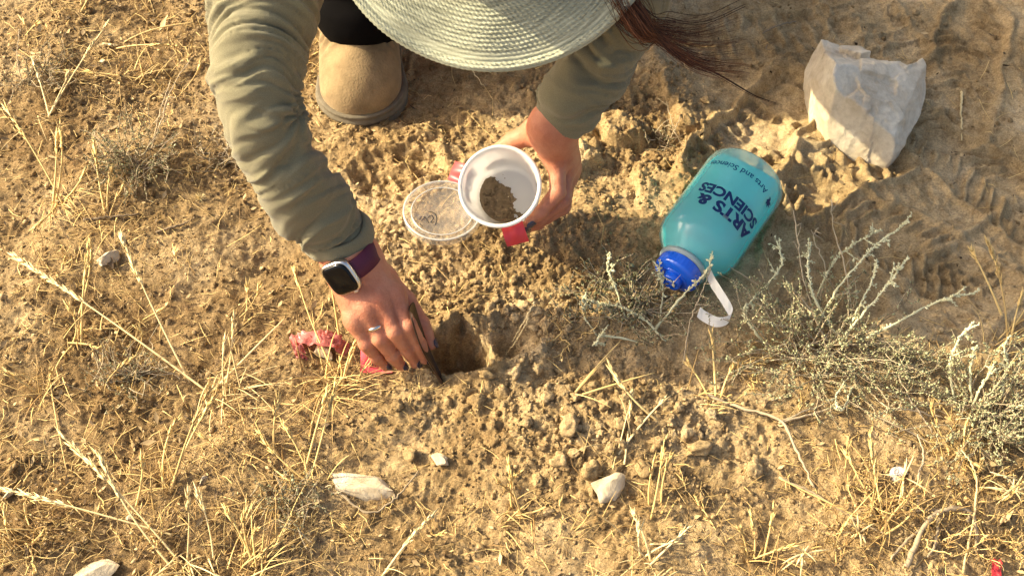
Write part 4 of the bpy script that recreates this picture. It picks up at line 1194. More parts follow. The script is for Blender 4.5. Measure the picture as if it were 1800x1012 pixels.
for k in range(260):
    r0 = math.sqrt(rs.uniform()) * (CUP_RB - .007); t0 = rs.uniform(0, 6.283); x0, y0 = r0 * math.cos(t0), r0 * math.sin(t0)
    s0 = -x0 * .86 - y0 * .50
    if s0 < (-.012 if k % 14 == 0 else .001): continue
    z0 = .0036 + .011 * float(smooth(-.002, .026, s0)); sz = float(np.clip(.0011 * math.exp(rs.normal(0, .4)), .0006, .0026))
    v0 = lumpy(ICO1[0], 700 + k, .35, 1.8, 4, .8) * sz + A3(x0, y0, z0)
    b_.add(v0 @ Fc[:3, :3].T + Fc[:3, 3], ICO1[1], float(np.clip(rs.normal(.55, .25), 0, 1)))
tag(place(b_.build('soil_sample', M['cup_soil'], None, True), cup_base), 'heap of dark crumbly soil in the bottom of the white cup', 'soil')

# ------------------------------------------------------------------ clear lid on the ground
def lid():
    p = G(778, 380); tilt = nrm(A3(.02, .03, 1))
    c = A3(p[0], p[1], p[2] + .007)
    F = frame_z(c, tilt)
    o = empty('cup_lid', c); tag(o, 'clear round plastic lid with pen marks lying on the soil', 'lid')
    b_ = MB(); RL = .0495
    b_.lathe([(.0005, .0015), (.037, .0015), (.0375, .0028), (.0385, .0040), (.0395, .0028), (.0400, .0012), (.0430, .0010), (.0445, .0045), (.0470, .0060), (RL - .001, .0052), (RL, .0030), (RL, -.0040), (RL - .0012, -.0045), (RL - .0016, .0028), (.0465, .0046), (.045, .003), (.0432, -.0002), (.040, .0002), (.037, .0006), (.0005, .0006)], 96, F)
    child_local(b_.build('lid_shell', M['lid']), o)
    # bright rolled edges
    for (r, z, w) in ((RL - .0012, .0050, .0013), (.0388, .0036, .0008)):
        b_ = MB(); t = np.linspace(0, 2 * np.pi, 8)[:-1]
        b_.lathe([(r + w * math.cos(a), z + w * math.sin(a)) for a in t], 96, F, closed=True)
        child_local(b_.build('lid_rim', M['lid2']), o)
    # pen marks: a 12 and a hooked stroke
    def on(px, py): 
        q = W(px, py, c[2] + .0022); return q
    for st in ([(741, 388), (747, 381)], [(747, 381), (754, 392)], [(737, 386), (741, 380)], [(752, 383), (758, 378), (762, 384), (757, 391), (764, 390)], [(753, 372), (763, 374), (768, 384), (765, 396)], [(738, 393), (743, 398)]):
        pts = [on(*s_) for s_ in st]
        pts = spline(pts, 12) if len(pts) > 2 else np.linspace(pts[0], pts[1], 4)
        b_ = MB(); b_.tube(pts, .00065, 5, None, True, .3); child_local(b_.build('pen_stroke', M['ink']), o)
M['lid2'] = sheer('lid_edge_plastic', (0.86, 0.85, 0.82), 0.45, 0.3, 0.15, 0.08)
lid()

# ------------------------------------------------------------------ digging blade
def blade():
    top, bot = W(719, 542, .095), W(777, 676, .004)
    ax = nrm(bot - top); L = np.linalg.norm(bot - top)
    wid = nrm(CAM - (top + bot) / 2); wid = nrm(wid - ax * np.dot(wid, ax)); nn = np.cross(ax, wid)
    a = math.radians(15); wd = wid * math.cos(a) + nn * math.sin(a); nn = np.cross(ax, wd)
    n1, n2 = 40, 9
    T, U = np.meshgrid(np.linspace(0, 1, n1), np.linspace(-1, 1, n2), indexing='ij')
    hw = .0175 * (1 - .72 * smooth(.25, 1.0, T)) * smooth(-.06, .06, T) ** .5
    ctr = top + ax * (T * L)[..., None] + nn * (.004 * np.sin(T * 3.1) - .0035 * U ** 2)[..., None]
    P_ = ctr + wd * (U * hw)[..., None]
    tp = P_ + nn * .0008; bt = P_ - nn * .0008
    i = np.arange(n1 - 1)[:, None] * n2 + np.arange(n2 - 1)[None]; q = np.stack([i, i + 1, i + n2 + 1, i + n2], -1).reshape(-1, 4)
    edge = list(range(n2)) + [n2 * k + n2 - 1 for k in range(1, n1)] + [n2 * (n1 - 1) + k for k in range(n2 - 2, -1, -1)] + [n2 * k for k in range(n1 - 2, 0, -1)]
    m = len(edge); tp = tp.reshape(-1, 3); bt = bt.reshape(-1, 3)
    b_ = MB(); b_.add(tp, q); b_.add(bt, q[:, ::-1]); b_.add(np.vstack([tp[edge], bt[edge]]), np.array([[k, (k + 1) % m, m + (k + 1) % m, m + k] for k in range(m)]))
    o = place(b_.build('digging_blade', M['blade']), bot)
    tag(o, 'thin dark metal digging blade gripped in the hand at the hole', 'tool')
blade()

# ------------------------------------------------------------------ pink flagging tape by the hole
def ribbon(name, ctrl, wid, mat, nseg=30, wob=.002, seed=0, side=None):
    c = spline(ctrl, nseg); tan = np.gradient(c, axis=0); tan /= np.linalg.norm(tan, axis=1)[:, None]
    sd = np.cross(tan, A3(0, 0, 1)) if side is None else np.tile(nrm(side), (nseg, 1)); sd /= np.linalg.norm(sd, axis=1)[:, None] + 1e-9
    nn = np.cross(sd, tan); m = 7; U = np.linspace(-.5, .5, m)
    P_ = c[:, None] + sd[:, None] * (U * wid)[None, :, None] + nn[:, None] * (wob * noise2(np.arange(nseg)[:, None] * .45 + seed, U[None] * 4.0 + 0 * np.arange(nseg)[:, None], seed))[..., None]
    up = P_.reshape(-1, 3); dn = (P_ - nn[:, None] * .0006).reshape(-1, 3)
    i = np.arange(nseg - 1)[:, None] * m + np.arange(m - 1)[None]; q = np.stack([i, i + 1, i + m + 1, i + m], -1).reshape(-1, 4)
    b_ = MB(); b_.add(up, q); b_.add(dn, q[:, ::-1])
    e = list(range(m)) + [m * k + m - 1 for k in range(1, nseg)] + [m * (nseg - 1) + k for k in range(m - 2, -1, -1)] + [m * k for k in range(nseg - 2, 0, -1)]
    k_ = len(e); b_.add(np.vstack([up[e], dn[e]]), np.array([[k, (k + 1) % k_, k_ + (k + 1) % k_, k_ + k] for k in range(k_)]))
    return b_.build(name, mat)
def tapes():
    st = G(566, 622)
    s_ = stone('wrapped_stone', 568, 622, .024, .012, .012, 52, 'pale stone wrapped in crumpled pink flagging tape beside the hand', M['pale_stone'], -0.35, 0.15)
    zt = st[2] + .016
    g = empty('flagging_tape', G(560, 600)); tag(g, 'crumpled pink flagging tape wound round a pale stone', 'tape')
    for k, (cc, w_) in enumerate((([W(520, 598, st[2] + .002), W(530, 592, zt), W(560, 596, zt + .004), W(590, 600, zt + .002), W(610, 618, st[2] + .004)], .017),
                               ([W(517, 590, st[2] + .006), W(522, 606, zt - .002), W(528, 622, st[2] + .008), W(532, 634, st[2] + .001)], .012),
                               ([W(545, 590, zt - .002), W(575, 588, zt + .002), W(600, 596, zt - .004)], .012))):
        child_local(ribbon('tape_fold', cc, w_, M['pink2'], 26, .006, k * 5), g)
    # lettered tag
    g2 = empty('flag_label', G(662, 640)); tag(g2, 'flat red tape label with dark handwriting under the fingers', 'label')
    z = G(660, 640)[2] + .004
    A_, B_, C_, D_ = W(634, 606, z + .010), W(668, 612, z + .008), W(690, 655, z), W(634, 655, z)
    b_ = MB(); n = 12
    U, V = np.meshgrid(np.linspace(0, 1, n), np.linspace(0, 1, n), indexing='ij')
    P_ = (A_ * ((1 - U) * (1 - V))[..., None] + B_ * (U * (1 - V))[..., None] + C_ * (U * V)[..., None] + D_ * ((1 - U) * V)[..., None]); P_[..., 2] += .0015 * np.sin(U * 5 + V * 2)
    i = np.arange(n - 1)[:, None] * n + np.arange(n - 1)[None]; q = np.stack([i, i + 1, i + n + 1, i + n], -1).reshape(-1, 4)
    b_.add(P_.reshape(-1, 3), q); b_.add(P_.reshape(-1, 3) - A3(0, 0, .0008), q[:, ::-1])
    child_local(b_.build('tape_label', M['pink']), g2)
    rs = np.random.default_rng(4)
    def onl(u, v):
        p = A_ * (1 - u) * (1 - v) + B_ * u * (1 - v) + C_ * u * v + D_ * (1 - u) * v
        return p + A3(0, 0, .0015 * math.sin(u * 5 + v * 2) + .0007)
    for k in range(7):    # a row of pen strokes
        u = .30 + k * .095
        st_ = [onl(u, .58 + rs.uniform(0, .05)), onl(u + rs.uniform(.01, .05), .66), onl(u + rs.uniform(-.01, .04), .76)]
        b_ = MB(); b_.tube(spline(st_, 6), .0005, 4); child_local(b_.build('pen_stroke', M['ink']), g2)
        if k % 2 == 0:
            b_ = MB(); b_.tube(np.array([onl(u, .67), onl(u + .06, .65)]), .0004, 4); child_local(b_.build('pen_stroke', M['ink']), g2)
    o = ribbon('flag_strip', [G(1742, 985, .003), G(1746, 995, .012), G(1748, 1010, .006), G(1752, 1030, .002)], .010, M['red'], 18, .003, 8)
    tag(place(o, G(1746, 998)), 'short scrap of red tape caught among woody twigs', 'tape')
M['pink2'] = sheer('pink_film', (0.72, 0.27, 0.24), 0.40, 0.35, 0.5, 0.02, (1, .75, .72), 0.2)
tapes()

# ------------------------------------------------------------------ water bottle
def bottle():
    zc = .050
    Bc, Cc = W(1297, 333, .053), W(1196, 472, .041)
    u1 = nrm(Cc - Bc); u = u1 * .95        # lengths along the bottle are a little short of nominal
    RB = .0520
    base = Bc - u * .030
    gzb = float(gz_at(Bc[0], Bc[1])[0])
    F = frame_z(base, u, A3(0, 0, 1))       # local x = up
    F[:3, 2] *= .95
    o = empty('water_bottle', base); tag(o, 'translucent aqua water bottle with blue sport cap lying on the ground', 'bottle')
    Lb = .168
    outer = [(.0005, .004), (.022, .002), (.036, .0005), (.0425, .0015), (.0475, .005), (.0508, .010), (RB, .018), (RB, .030), (RB - .0004, .060), (RB, .100), (RB, .126), (RB - .0015, .136), (RB - .0055, .145), (.0390, .1535), (.0325, .160), (.0280, .164), (.0262, .1675), (.0258, .172), (.0255, .178)]
    b_ = MB(); b_.lathe(outer, 96, F); child_local(b_.build('bottle_shell', M['bottle']), o)
    inner = [(.0004, .007), (.030, .0045), (.0440, .008), (.0480, .018), (RB - .0022, .030), (RB - .0025, .060), (RB - .0022, .100), (RB - .0022, .126), (RB - .0040, .136), (.0430, .1445), (.0370, .152), (.0305, .1585), (.0240, .166), (.0004, .168)]
    pr = []
    for (a, b), (c, d) in zip(inner[:-1], inner[1:]):
        for t in np.linspace(0, 1, 5)[:-1]: pr.append((a + (c - a) * t, b + (d - b) * t))
    pr.append(inner[-1])
    b_ = MB(); b_.lathe(pr, 120, F)
    v = b_.v[0]
    # liquid surface: level, an air pocket along the top
    lvl = base[2] + .0235
    rip = lvl + .0 * v[:, 0]
    v[:, 2] = np.minimum(v[:, 2], rip)
    child_local(b_.build('liquid', M['liquid']), o)
    # white collar, blue cap with ribbed skirt, dome and spout
    b_ = MB(); b_.lathe([(.0258, .165), (.0300, .1655), (.0312, .1675), (.0312, .1705), (.0300, .1722), (.0258, .1725)], 72, F); child_local(b_.build('neck_collar', M['collar']), o)
    ns = 144; rib = 1 + .008 * (np.cos(np.arange(ns) * 2 * np.pi / ns * 36))
    cp = [(.0255, .1722), (.0280, .1726), (.0285, .1740), (.0285, .1850), (.0280, .1870), (.0266, .1886), (.0245, .1898), (.0222, .1906), (.0200, .1912), (.0185, .1916), (.0172, .1918), (.0160, .1918), (.0004, .1918)]
    b_ = MB(); b_.lathe(cp, ns, F)
    v = b_.v[0].reshape(len(cp), ns, 3); axp = base + u1 * (((v - base) @ u1))[..., None]
    k = np.array([0, .6, 1, 1, .4] + [0] * 8)[:, None, None]
    v = axp + (v - axp) * (1 + k * (rib[None, :, None] - 1)); b_.v[0] = v.reshape(-1, 3)
    cap = child_local(b_.build('cap', M['cap']), o)
    b_ = MB(); b_.lathe([(.0128, .1916), (.0126, .1990), (.0118, .2006), (.0090, .2008), (.0084, .1990), (.0060, .1988), (.0055, .2012), (.0048, .2020), (.0026, .2020), (.0022, .1998), (.0002, .1998)], 48, F)
    s2 = b_.build('spout', M['cap'], cap); s2.matrix_parent_inverse = (Matrix.Translation(o.location) @ cap.matrix_parent_inverse).inverted()
    b_ = MB(); t = np.linspace(0, 2 * np.pi, 9)[:-1]; b_.lathe([(.0165 + .0010 * math.cos(a), .1918 + .0010 * math.sin(a)) for a in t], 48, F, closed=True)
    s2 = b_.build('spout_ring', M['cap'], cap); s2.matrix_parent_inverse = (Matrix.Translation(o.location) @ cap.matrix_parent_inverse).inverted()
    # white tether strap: leaves the neck, loops out and back
    z0 = base[2]
    nk = base + u * .1665
    rb = ribbon('tether_strap', [nk + A3(.026, -.004, -.002), W(1256, 500, z0 + .0), W(1275, 530, z0 - .006), W(1285, 550, z0 - .014), W(1280, 562, z0 - .020), W(1260, 566, z0 - .022), W(1238, 556, z0 - .020), W(1228, 548, z0 - .016)], .0125, M['strapw'], 44, .0008, 3, nrm(u * .9 + A3(0, 0, -.35)) * 0 + nrm(A3(.25, .55, .75)))
    child_local(rb, o)
    # print on the shell
    up = F[:3, 0]; sidev = np.cross(u1, up)      # u x n : reading direction at the top
    def printed(text, size, s0, h0, bold=0.0, name='lettering', align='LEFT', shear=0.0, sx=1.0):
        cu = bpy.data.curves.new('lettering', 'FONT'); cu.body = text; cu.size = size; cu.offset = bold; cu.align_x = align; cu.resolution_u = 3
        tmp = bpy.data.objects.new('lettering', cu); COL.objects.link(tmp)
        dg = bpy.context.evaluated_depsgraph_get(); me = bpy.data.meshes.new_from_object(tmp.evaluated_get(dg)); bpy.data.objects.remove(tmp); bpy.data.curves.remove(cu)
        co = np.array([v.co[:] for v in me.vertices])
        s_ = s0 + co[:, 0] * sx; h_ = h0 + co[:, 1]; ph = s_ / RB
        rr = RB + .0005
        w = base + np.outer(h_, u) + np.outer(np.cos(ph) * rr, up) + np.outer(np.sin(ph) * rr, sidev)
        for v, c in zip(me.vertices, w): v.co = c
        child_local(link(name, me, M['navy']), o)
    S0 = -.060
    printed('ARTS &', .0225, S0, .095, .0009, sx=1.12)
    printed('SCIENCES', .0200, S0, .0765, .0008, sx=1.02)
    printed('Arts and Sciences', .0120, S0 + .016, .036, .0001)
    # leaf-like emblem before the small line
    rs = np.random.default_rng(2)
    b_ = MB()
    for k, (a0, L_) in enumerate(((1.9, .008), (1.3, .009), (.7, .008), (2.6, .006), (.1, .006), (-1.4, .006))):
        n = 8; t = np.linspace(0, 1, n); wd_ = .0018 * np.sin(np.pi * (t * .9 + .08))
        for sg in (1,):
            s_c = S0 + .004 + np.cos(a0 + .5 * t) * L_ * t; h_c = .043 + np.sin(a0 + .5 * t) * L_ * t
            nx_, ny_ = -np.sin(a0 + .5 * t), np.cos(a0 + .5 * t)
            S_ = np.concatenate([s_c + nx_ * wd_, s_c - nx_ * wd_]); H_ = np.concatenate([h_c + ny_ * wd_, h_c - ny_ * wd_]); ph = S_ / RB; rr = RB + .0006
            w = base + np.outer(H_, u) + np.outer(np.cos(ph) * rr, up) + np.outer(np.sin(ph) * rr, sidev)
            b_.add(w, np.array([[i, i + 1, n + i + 1, n + i] for i in range(n - 1)]))
    child_local(b_.build('emblem', M['navy']), o)
bottle()

# ------------------------------------------------------------------ plants
def seed_head(b_, c, r, rs, tint, dens=1.0, scale=1.0):
    """spikelets and awns crowding the end of a stalk (c: polyline of that end)"""
    m = len(c); tan = np.gradient(c, axis=0); tan /= np.linalg.norm(tan, axis=1)[:, None] + 1e-9
    L = np.linalg.norm(np.diff(c, axis=0), axis=1).sum(); n = int(L / .0016 * dens)
    for k in range(n):
        t = rs.uniform(0, m - 1.01); i = int(t); p = c[i] + (c[i + 1] - c[i]) * (t - i); d = tan[i]
        o_ = nrm(rs.normal(size=3)); o_ = nrm(o_ - d * (o_ @ d)); e = nrm(d + o_ * rs.uniform(.12, .38))
        l_ = rs.uniform(.006, .012) * scale; w_ = .0008 * scale
        sd = nrm(np.cross(e, o_)) * w_
        nn = np.cross(sd, e) * .6
        v = np.array([p, p + e * l_ * .35 + sd + nn, p + e * l_ * .35 - sd + nn, p + e * l_, p + e * l_ * .35 - nn])
        b_.add(v, np.array([[0, 1, 2], [1, 3, 2], [0, 4, 1], [1, 4, 3], [0, 2, 4], [2, 3, 4]]), float(np.clip(tint + rs.normal(0, .12), 0, 1)))
def stalk(base, tip, parent, rs, r=.0011, head=.3, sag=.0, mat='straw', tint=.6, name='stalk', hs=1.0):
    base = np.asarray(base, float); tip = np.asarray(tip, float)
    mid = (base + tip) / 2 + A3(rs.normal(0, .006), rs.normal(0, .006), sag + .06 * np.linalg.norm(tip - base))
    c = bez(base, mid, tip, 16)
    b_ = MB(); b_.tube(c, np.linspace(r, r * .45, 16), 5, tint)
    if head > 0:
        k = max(2, int(16 * head)); seed_head(b_, c[-k - 1:], r, rs, tint + .1, 1.0, hs)
    elif head < 0:    # dry sheath leaf hanging along
        pass
    o = b_.build(name, M[mat]); return child_local(o, parent)
def blades(parent, base, n, rs, L=.05, spread=1.0, mat='straw', r=.0008, up=.7):
    b_ = MB(); ln = A3(rs.normal(0, .5), rs.normal(0, .5), 0)
    for k in range(n):
        a = rs.uniform(0, 6.283); l_ = L * min(math.exp(rs.normal(-.1, .5)), 1.5); e = A3(math.cos(a) * spread * .7, math.sin(a) * spread * .7, rs.uniform(.2, 1.5) * up) + ln
        e = nrm(e); p = base + A3(rs.normal(0, .016), rs.normal(0, .014), 0); p[2] = float(gz_at(p[0], p[1])[0]) - .002
        t = p + e * l_; m_ = p + e * l_ * .55 + A3(0, 0, l_ * rs.uniform(.05, .3)); t[2] = max(t[2] - l_ * rs.uniform(0, .25), float(gz_at(t[0], t[1])[0]) + .001)
        c = bez(p, m_, t, 8)
        b_.tube(c, np.linspace(r, r * .3, 8) * rs.uniform(.6, 1.2), 4, float(np.clip(rs.normal(.5, .22), 0, 1)), False, .35)
    return tag(child_local(b_.build('leaf_blades', M[mat]), parent), kind='stuff')
def tuft(px, py, tips, label, n=26, L=.045, seed=0, mat='straw', head=.42, r=.0015, name='dry_grass', group='dry grass tufts', spread=1.0, hs=1.45):
    rs = np.random.default_rng(1000 + seed)
    base = G(px, py); g = empty(name, base); tag(g, label, 'grass', group)
    if n: blades(g, base, n, rs, L, spread, mat, r * .75)
    for tp in tips:
        bx = G(tp[3], tp[4], -.002) if len(tp) > 4 else base + A3(rs.normal(0, .005), rs.normal(0, .005), -.002)
        hd = tp[5] if len(tp) > 5 else head
        stalk(bx, W(tp[0], tp[1], tp[2]), g, rs, r * rs.uniform(.85, 1.15), hd, 0, mat, float(np.clip(rs.normal(.65, .15), 0, 1)), hs=hs)
    return g
tuft(390, 688, [(28, 452, .05), (215, 420, .10, 334, 672), (410, 560, .07), (395, 600, .05), (500, 560, .03, 370, 690, 0)], 'dry grass with a very long golden seed head leaning over the white stone', 40, .055, 1, 'straw_pale')
tuft(320, 1000, [(108, 765, .06), (175, 800, .05), (330, 870, .05), (345, 862, .04, 375, 985), (0, 858, .04, 325, 945)], 'big pale grass tuft with long stalks fallen across the straw litter', 46, .06, 2, 'straw_pale')
tuft(300, 860, [(365, 690, .07), (372, 705, .05, 300, 855), (310, 740, .04), (250, 805, .05, 238, 890)], 'golden grass tuft with crossed upright stalks amid litter', 26, .045, 3)
tuft(590, 680, [(562, 405, .12, 600, 620, .25), (598, 640, .02), (540, 800, .0, 598, 640), (520, 480, .06, 590, 660, .2), (640, 580, .05), (625, 600, .05, 600, 690)], 'golden grass clump growing in front of the hand and pink tape', 60, .060, 4)
tuft(545, 840, [(575, 690, .06), (590, 670, .06), (500, 750, .03), (460, 770, .03)], 'thin golden stalks beside the broad cream stone', 14, .04, 5)
tuft(110, 350, [(10, 190, .06), (105, 220, .07), (100, 235, .06), (150, 300, .04), (60, 400, .03)], 'upright yellow grass tuft left of the small grey shrub', 34, .05, 6)
tuft(190, 385, [(195, 300, .05), (165, 250, .05), (215, 330, .04)], 'short yellow grass tuft at the foot of the small grey shrub', 26, .045, 7)
tuft(85, 205, [(190, 40, .03, 82, 208, .4), (120, 130, .03), (60, 110, .03)], 'long straw stalk leaning over bare crusty soil', 14, .04, 8, 'straw_pale')
tuft(255, 140, [(100, 125, .015, 270, 143), (310, 80, .03, 200, 85), (340, 40, .03, 215, 75, 0)], 'flattened straw bundle lying near the sleeve elbow', 26, .05, 9)
tuft(140, 20, [(150, -20, .03), (130, -25, .03), (165, -20, .03)], 'small straw tuft at the far edge of crusty soil', 16, .04, 10)
tuft(130, 600, [(155, 440, .07), (160, 430, .06, 135, 560), (120, 540, .04), (170, 610, .03)], 'narrow golden tuft with two upright seed heads', 26, .04, 11)
tuft(75, 690, [(90, 650, .03), (118, 830, .0, 85, 650, 0), (0, 650, .03), (20, 660, .02)], 'low sprawling straw tuft beside a bent bare stalk', 30, .045, 12)
tuft(905, 905, [(895, 810, .06), (915, 830, .05), (880, 850, .05), (960, 890, .02, 905, 905, 0)], 'small dry grass sprig below the heap of soil clods', 18, .035, 13)
tuft(1155, 890, [(1168, 770, .08), (1150, 810, .06), (1180, 800, .05)], 'golden seed head standing beside the pale pointed stone', 12, .03, 14, hs=1.3)
tuft(1140, 985, [(1210, 928, .03), (1115, 905, .04), (1190, 950, .03), (1125, 930, .03), (1205, 955, .02, 1140, 955, 0)], 'bright straw tuft with stiff forked blades near bare soil', 22, .05, 15, 'straw_pale')
tuft(1085, 795, [(1170, 700, .04, 1085, 800, .2), (1070, 640, .05, 1160, 740, .45), (1110, 690, .03)], 'pale arching grass stalks over the heap of soil clods', 8, .04, 16, 'straw_pale')
tuft(1005, 705, [(1090, 600, .03, 985, 722, 0), (1075, 620, .03, 985, 720, 0), (1150, 655, .02, 1000, 700, 0)], 'fine straws reaching from the clods towards the shrub', 6, .04, 17)
tuft(1775, 605, [(1738, 430, .09, 1772, 600, .45), (1708, 440, .07, 1765, 560, .3), (1795, 520, .06)], 'slender golden stalks rising beside the grey-green saltbush', 24, .05, 18)
tuft(1560, 930, [(1370, 840, .02, 1560, 930, 0), (1490, 800, .04, 1560, 915, .2), (1530, 760, .04), (1620, 850, .04), (1600, 900, .03)], 'straw clump with a long stalk lying towards the clods', 40, .055, 19)
tuft(480, 800, [(460, 770, .02), (490, 700, .05), (520, 850, .01)], 'sparse straw sprig between litter and cream stone', 12, .035, 20)
tuft(440, 990, [(430, 900, .05), (455, 930, .05), (400, 900, .04), (480, 960, .03)], 'dense golden tuft at the near edge of the litter', 44, .05, 21)
tuft(690, 1000, [(760, 905, .02, 660, 1030, .5), (720, 950, .02)], 'pale leaning straw at the edge of bare grit', 8, .04, 22, 'straw_pale')
tuft(1260, 700, [(1250, 590, .05), (1290, 640, .03), (1210, 640, .03)], 'thin tuft between the bottle tether and forked twig', 14, .035, 23)
tuft(1330, 985, [(1360, 900, .04), (1300, 930, .03), (1390, 960, .03), (1320, 900, .03)], 'spiky straw tuft beside the thistle stems', 30, .045, 24)
tuft(40, 960, [(10, 900, .03), (80, 930, .03), (60, 1000, .02)], 'brown matted grass tuft over the chalky pebble', 40, .04, 25)
tuft(1680, 800, [(1640, 720, .05), (1700, 740, .05), (1720, 820, .03)], 'yellow stems poking through the right-hand saltbush', 22, .05, 26)
rs = np.random.default_rng(77)
SPRIGS = [((40, 300), 'left of the upright yellow tuft'), ((330, 470), 'between the lone white stone and the sleeve'), ((260, 560), 'under the longest golden seed head'), ((440, 640), 'left of the pink-wrapped stone'), ((200, 700), 'beside the flat brittle grey herb'), ((60, 780), 'below the bent bare stalk'), ((470, 900), 'left of the tiny grey-green herb'), ((560, 960), 'below the broad cream stone, in grit'), ((620, 960), 'next to the pale leaning straw'), ((760, 950), 'right of the pale leaning straw'), ((820, 905), 'alone on bare pale grit'), ((1010, 940), 'right of the small dry grass sprig, on bare grit'), ((1250, 930), 'right of the stiff forked straw tuft'), ((1290, 870), 'beside the straight brown fallen twig'), ((720, 690), 'in front of the blade tip'), ((640, 770), 'above the broad cream stone'), ((320, 170), 'beside the bent elbow of the sleeve'), ((40, 60), 'at the far edge beside the brittle brown herb'), ((270, 30), 'at the far edge near the upper sleeve'), ((420, 560), 'in the scraped hollow below the watch'), ((150, 960), 'touching the nearly buried tan stone'), ((230, 620), 'in the middle of the straw litter'), ((1480, 990), 'at the near edge below the dry thistles'), ((1700, 900), 'beside the slim upright stem'), ((380, 800), 'right of the tiny white pebble')]
for k, ((qx, qy), where) in enumerate(SPRIGS):
    tuft(qx, qy, [(qx + rs.uniform(-40, 40), qy - rs.uniform(10, 70), rs.uniform(.01, .04)) for _ in range(int(rs.integers(0, 3)))], 'tiny dry grass sprig ' + where, int(rs.integers(9, 20)), .026, 50 + k, group='small dry grass sprigs', name='grass_sprig', r=.0008)

def leafy(b_, c, rs, n, size=.003, tint=.5, spread=.6):
    """n little fleshy leaves along a twig"""
    m = len(c); tan = np.gradient(c, axis=0); tan /= np.linalg.norm(tan, axis=1)[:, None] + 1e-9
    t = rs.uniform(0, m - 1.01, n); i = t.astype(int); fr = (t - i)[:, None]
    p = c[i] * (1 - fr) + c[i + 1] * fr; d = tan[i]
    o_ = rs.normal(size=(n, 3)); o_ -= d * (o_ * d).sum(1)[:, None]; o_ /= np.linalg.norm(o_, axis=1)[:, None]
    e = d * rs.uniform(.1, 1.0, n)[:, None] + o_ * spread * rs.uniform(.5, 1.3, n)[:, None]; e /= np.linalg.norm(e, axis=1)[:, None]
    s_ = np.cross(e, rs.normal(size=(n, 3))); s_ /= np.linalg.norm(s_, axis=1)[:, None] + 1e-9; q = np.cross(s_, e)
    l_ = (size * np.exp(rs.normal(0, .3, n)))[:, None]; w_ = l_ * .26
    V = np.stack([p, p + e * l_ * .55 + s_ * w_, p + e * l_ * .55 + q * w_, p + e * l_ * .55 - s_ * w_, p + e * l_ * .55 - q * w_, p + e * l_], 1)
    f0 = np.array([[0, 1, 2], [0, 2, 3], [0, 3, 4], [0, 4, 1], [5, 2, 1], [5, 3, 2], [5, 4, 3], [5, 1, 4]])
    b_.add(V.reshape(-1, 3), (np.arange(n)[:, None, None] * 6 + f0[None]).reshape(-1, 3), np.clip(np.repeat(rs.normal(tint, .22, n), 6), 0, 1))
def shrub(px, py, rad, hgt, n, leaves, twigs, label, seed, name='saltbush', size=.0032, tint=.5, flatten=1.0, squash=(1, 1), mats=('twig', 'leaf')):
    rs = np.random.default_rng(2000 + seed)
    base = G(px, py); g = empty(name, base); tag(g, label, 'shrub')
    st = MB(); lf_ = MB()
    for k in range(n):
        a = rs.uniform(0, 6.283); rr = rad * math.sqrt(rs.uniform(.02, 1)); e = base + A3(math.cos(a) * rr * squash[0], math.sin(a) * rr * squash[1], hgt * rs.uniform(.25, 1) * (1.15 - (rr / rad) ** 2 * .8))
        s0 = base + A3(rs.normal(0, rad * .16), rs.normal(0, rad * .16), 0); s0[2] = float(gz_at(s0[0], s0[1])[0]) - .003
        e[2] = max(e[2], float(gz_at(e[0], e[1])[0]) + .004)
        mid = (s0 + e) / 2 + A3(rs.normal(0, .012), rs.normal(0, .012), hgt * .12)
        c = bez(s0, mid, e, 9) + np.vstack([np.zeros((1, 3)), rs.normal(0, .0015, (8, 3))])
        st.tube(c, np.linspace(.0010, .00035, 9) * rs.uniform(.6, 1.3), 4, float(np.clip(rs.normal(.5, .25), 0, 1)), False)
        leafy(lf_, c[2:], rs, int(leaves * rs.uniform(.5, 1.4)), size, tint)
        for _ in range(3):
            i = rs.integers(3, 9); p = c[i]; d = nrm(rs.normal(size=3) + A3(0, 0, .9) + nrm(e - s0) * .8); q = p + d * rs.uniform(.010, .034)
            c2 = bez(p, (p + q) / 2 + rs.normal(0, .003, 3), q, 5); st.tube(c2, np.linspace(.0007, .0003, 5), 3, float(np.clip(rs.normal(.5, .25), 0, 1)), False)
            leafy(lf_, c2, rs, int(leaves * .35), size, tint + .08)
    o = child_local(st.build('stems', M[mats[0]]), g); o['kind'] = 'stuff'
    o = child_local(lf_.build('foliage', M[mats[1]]), g); o['kind'] = 'stuff'
    for tw in twigs:
        thick = (tw[2] if len(tw) > 2 else .0014) * .82
        ctrl = tw[0]; ztip = tw[1]
        m = len(ctrl); pts = [W(p[0], p[1], base[2] * (1 - k / (m - 1)) + ztip * (k / (m - 1)) + .012 * math.sin(math.pi * k / (m - 1))) for k, p in enumerate(ctrl)]
        c = spline(pts, 26) + rs.normal(0, .0005, (26, 3))
        b_ = MB(); rad_ = np.linspace(thick, thick * .6, 26) * (1 + .25 * rs.normal(size=26)).clip(.6, 1.5)
        b_.tube(c, rad_, 6, float(np.clip(rs.normal(.75, .12), 0, 1)))
        bare = tw[3] if len(tw) > 3 else 0
        if not bare:
            leafy(b_, c[5:], rs, int(120 * np.linalg.norm(pts[-1] - pts[0]) / .1), size * .9, .85, .5)
        for _ in range(4 if not bare else 3):
            i = rs.integers(8, 24); d = nrm(c[min(i + 1, 25)] - c[i] + rs.normal(0, .35, 3) * .01 + nrm(rs.normal(size=3)) * .004); q = c[i] + nrm(d + rs.normal(0, .45, 3)) * rs.uniform(.008, .022)
            c2 = bez(c[i], (c[i] + q) / 2 + rs.normal(0, .001, 3), q, 5); b_.tube(c2, np.linspace(thick * .6, thick * .35, 5), 4, .7)
            if not bare: leafy(b_, c2, rs, 12, size, .8, .5)
        child_local(b_.build('twig', M['twig'] if bare else M['twig_green']), g)
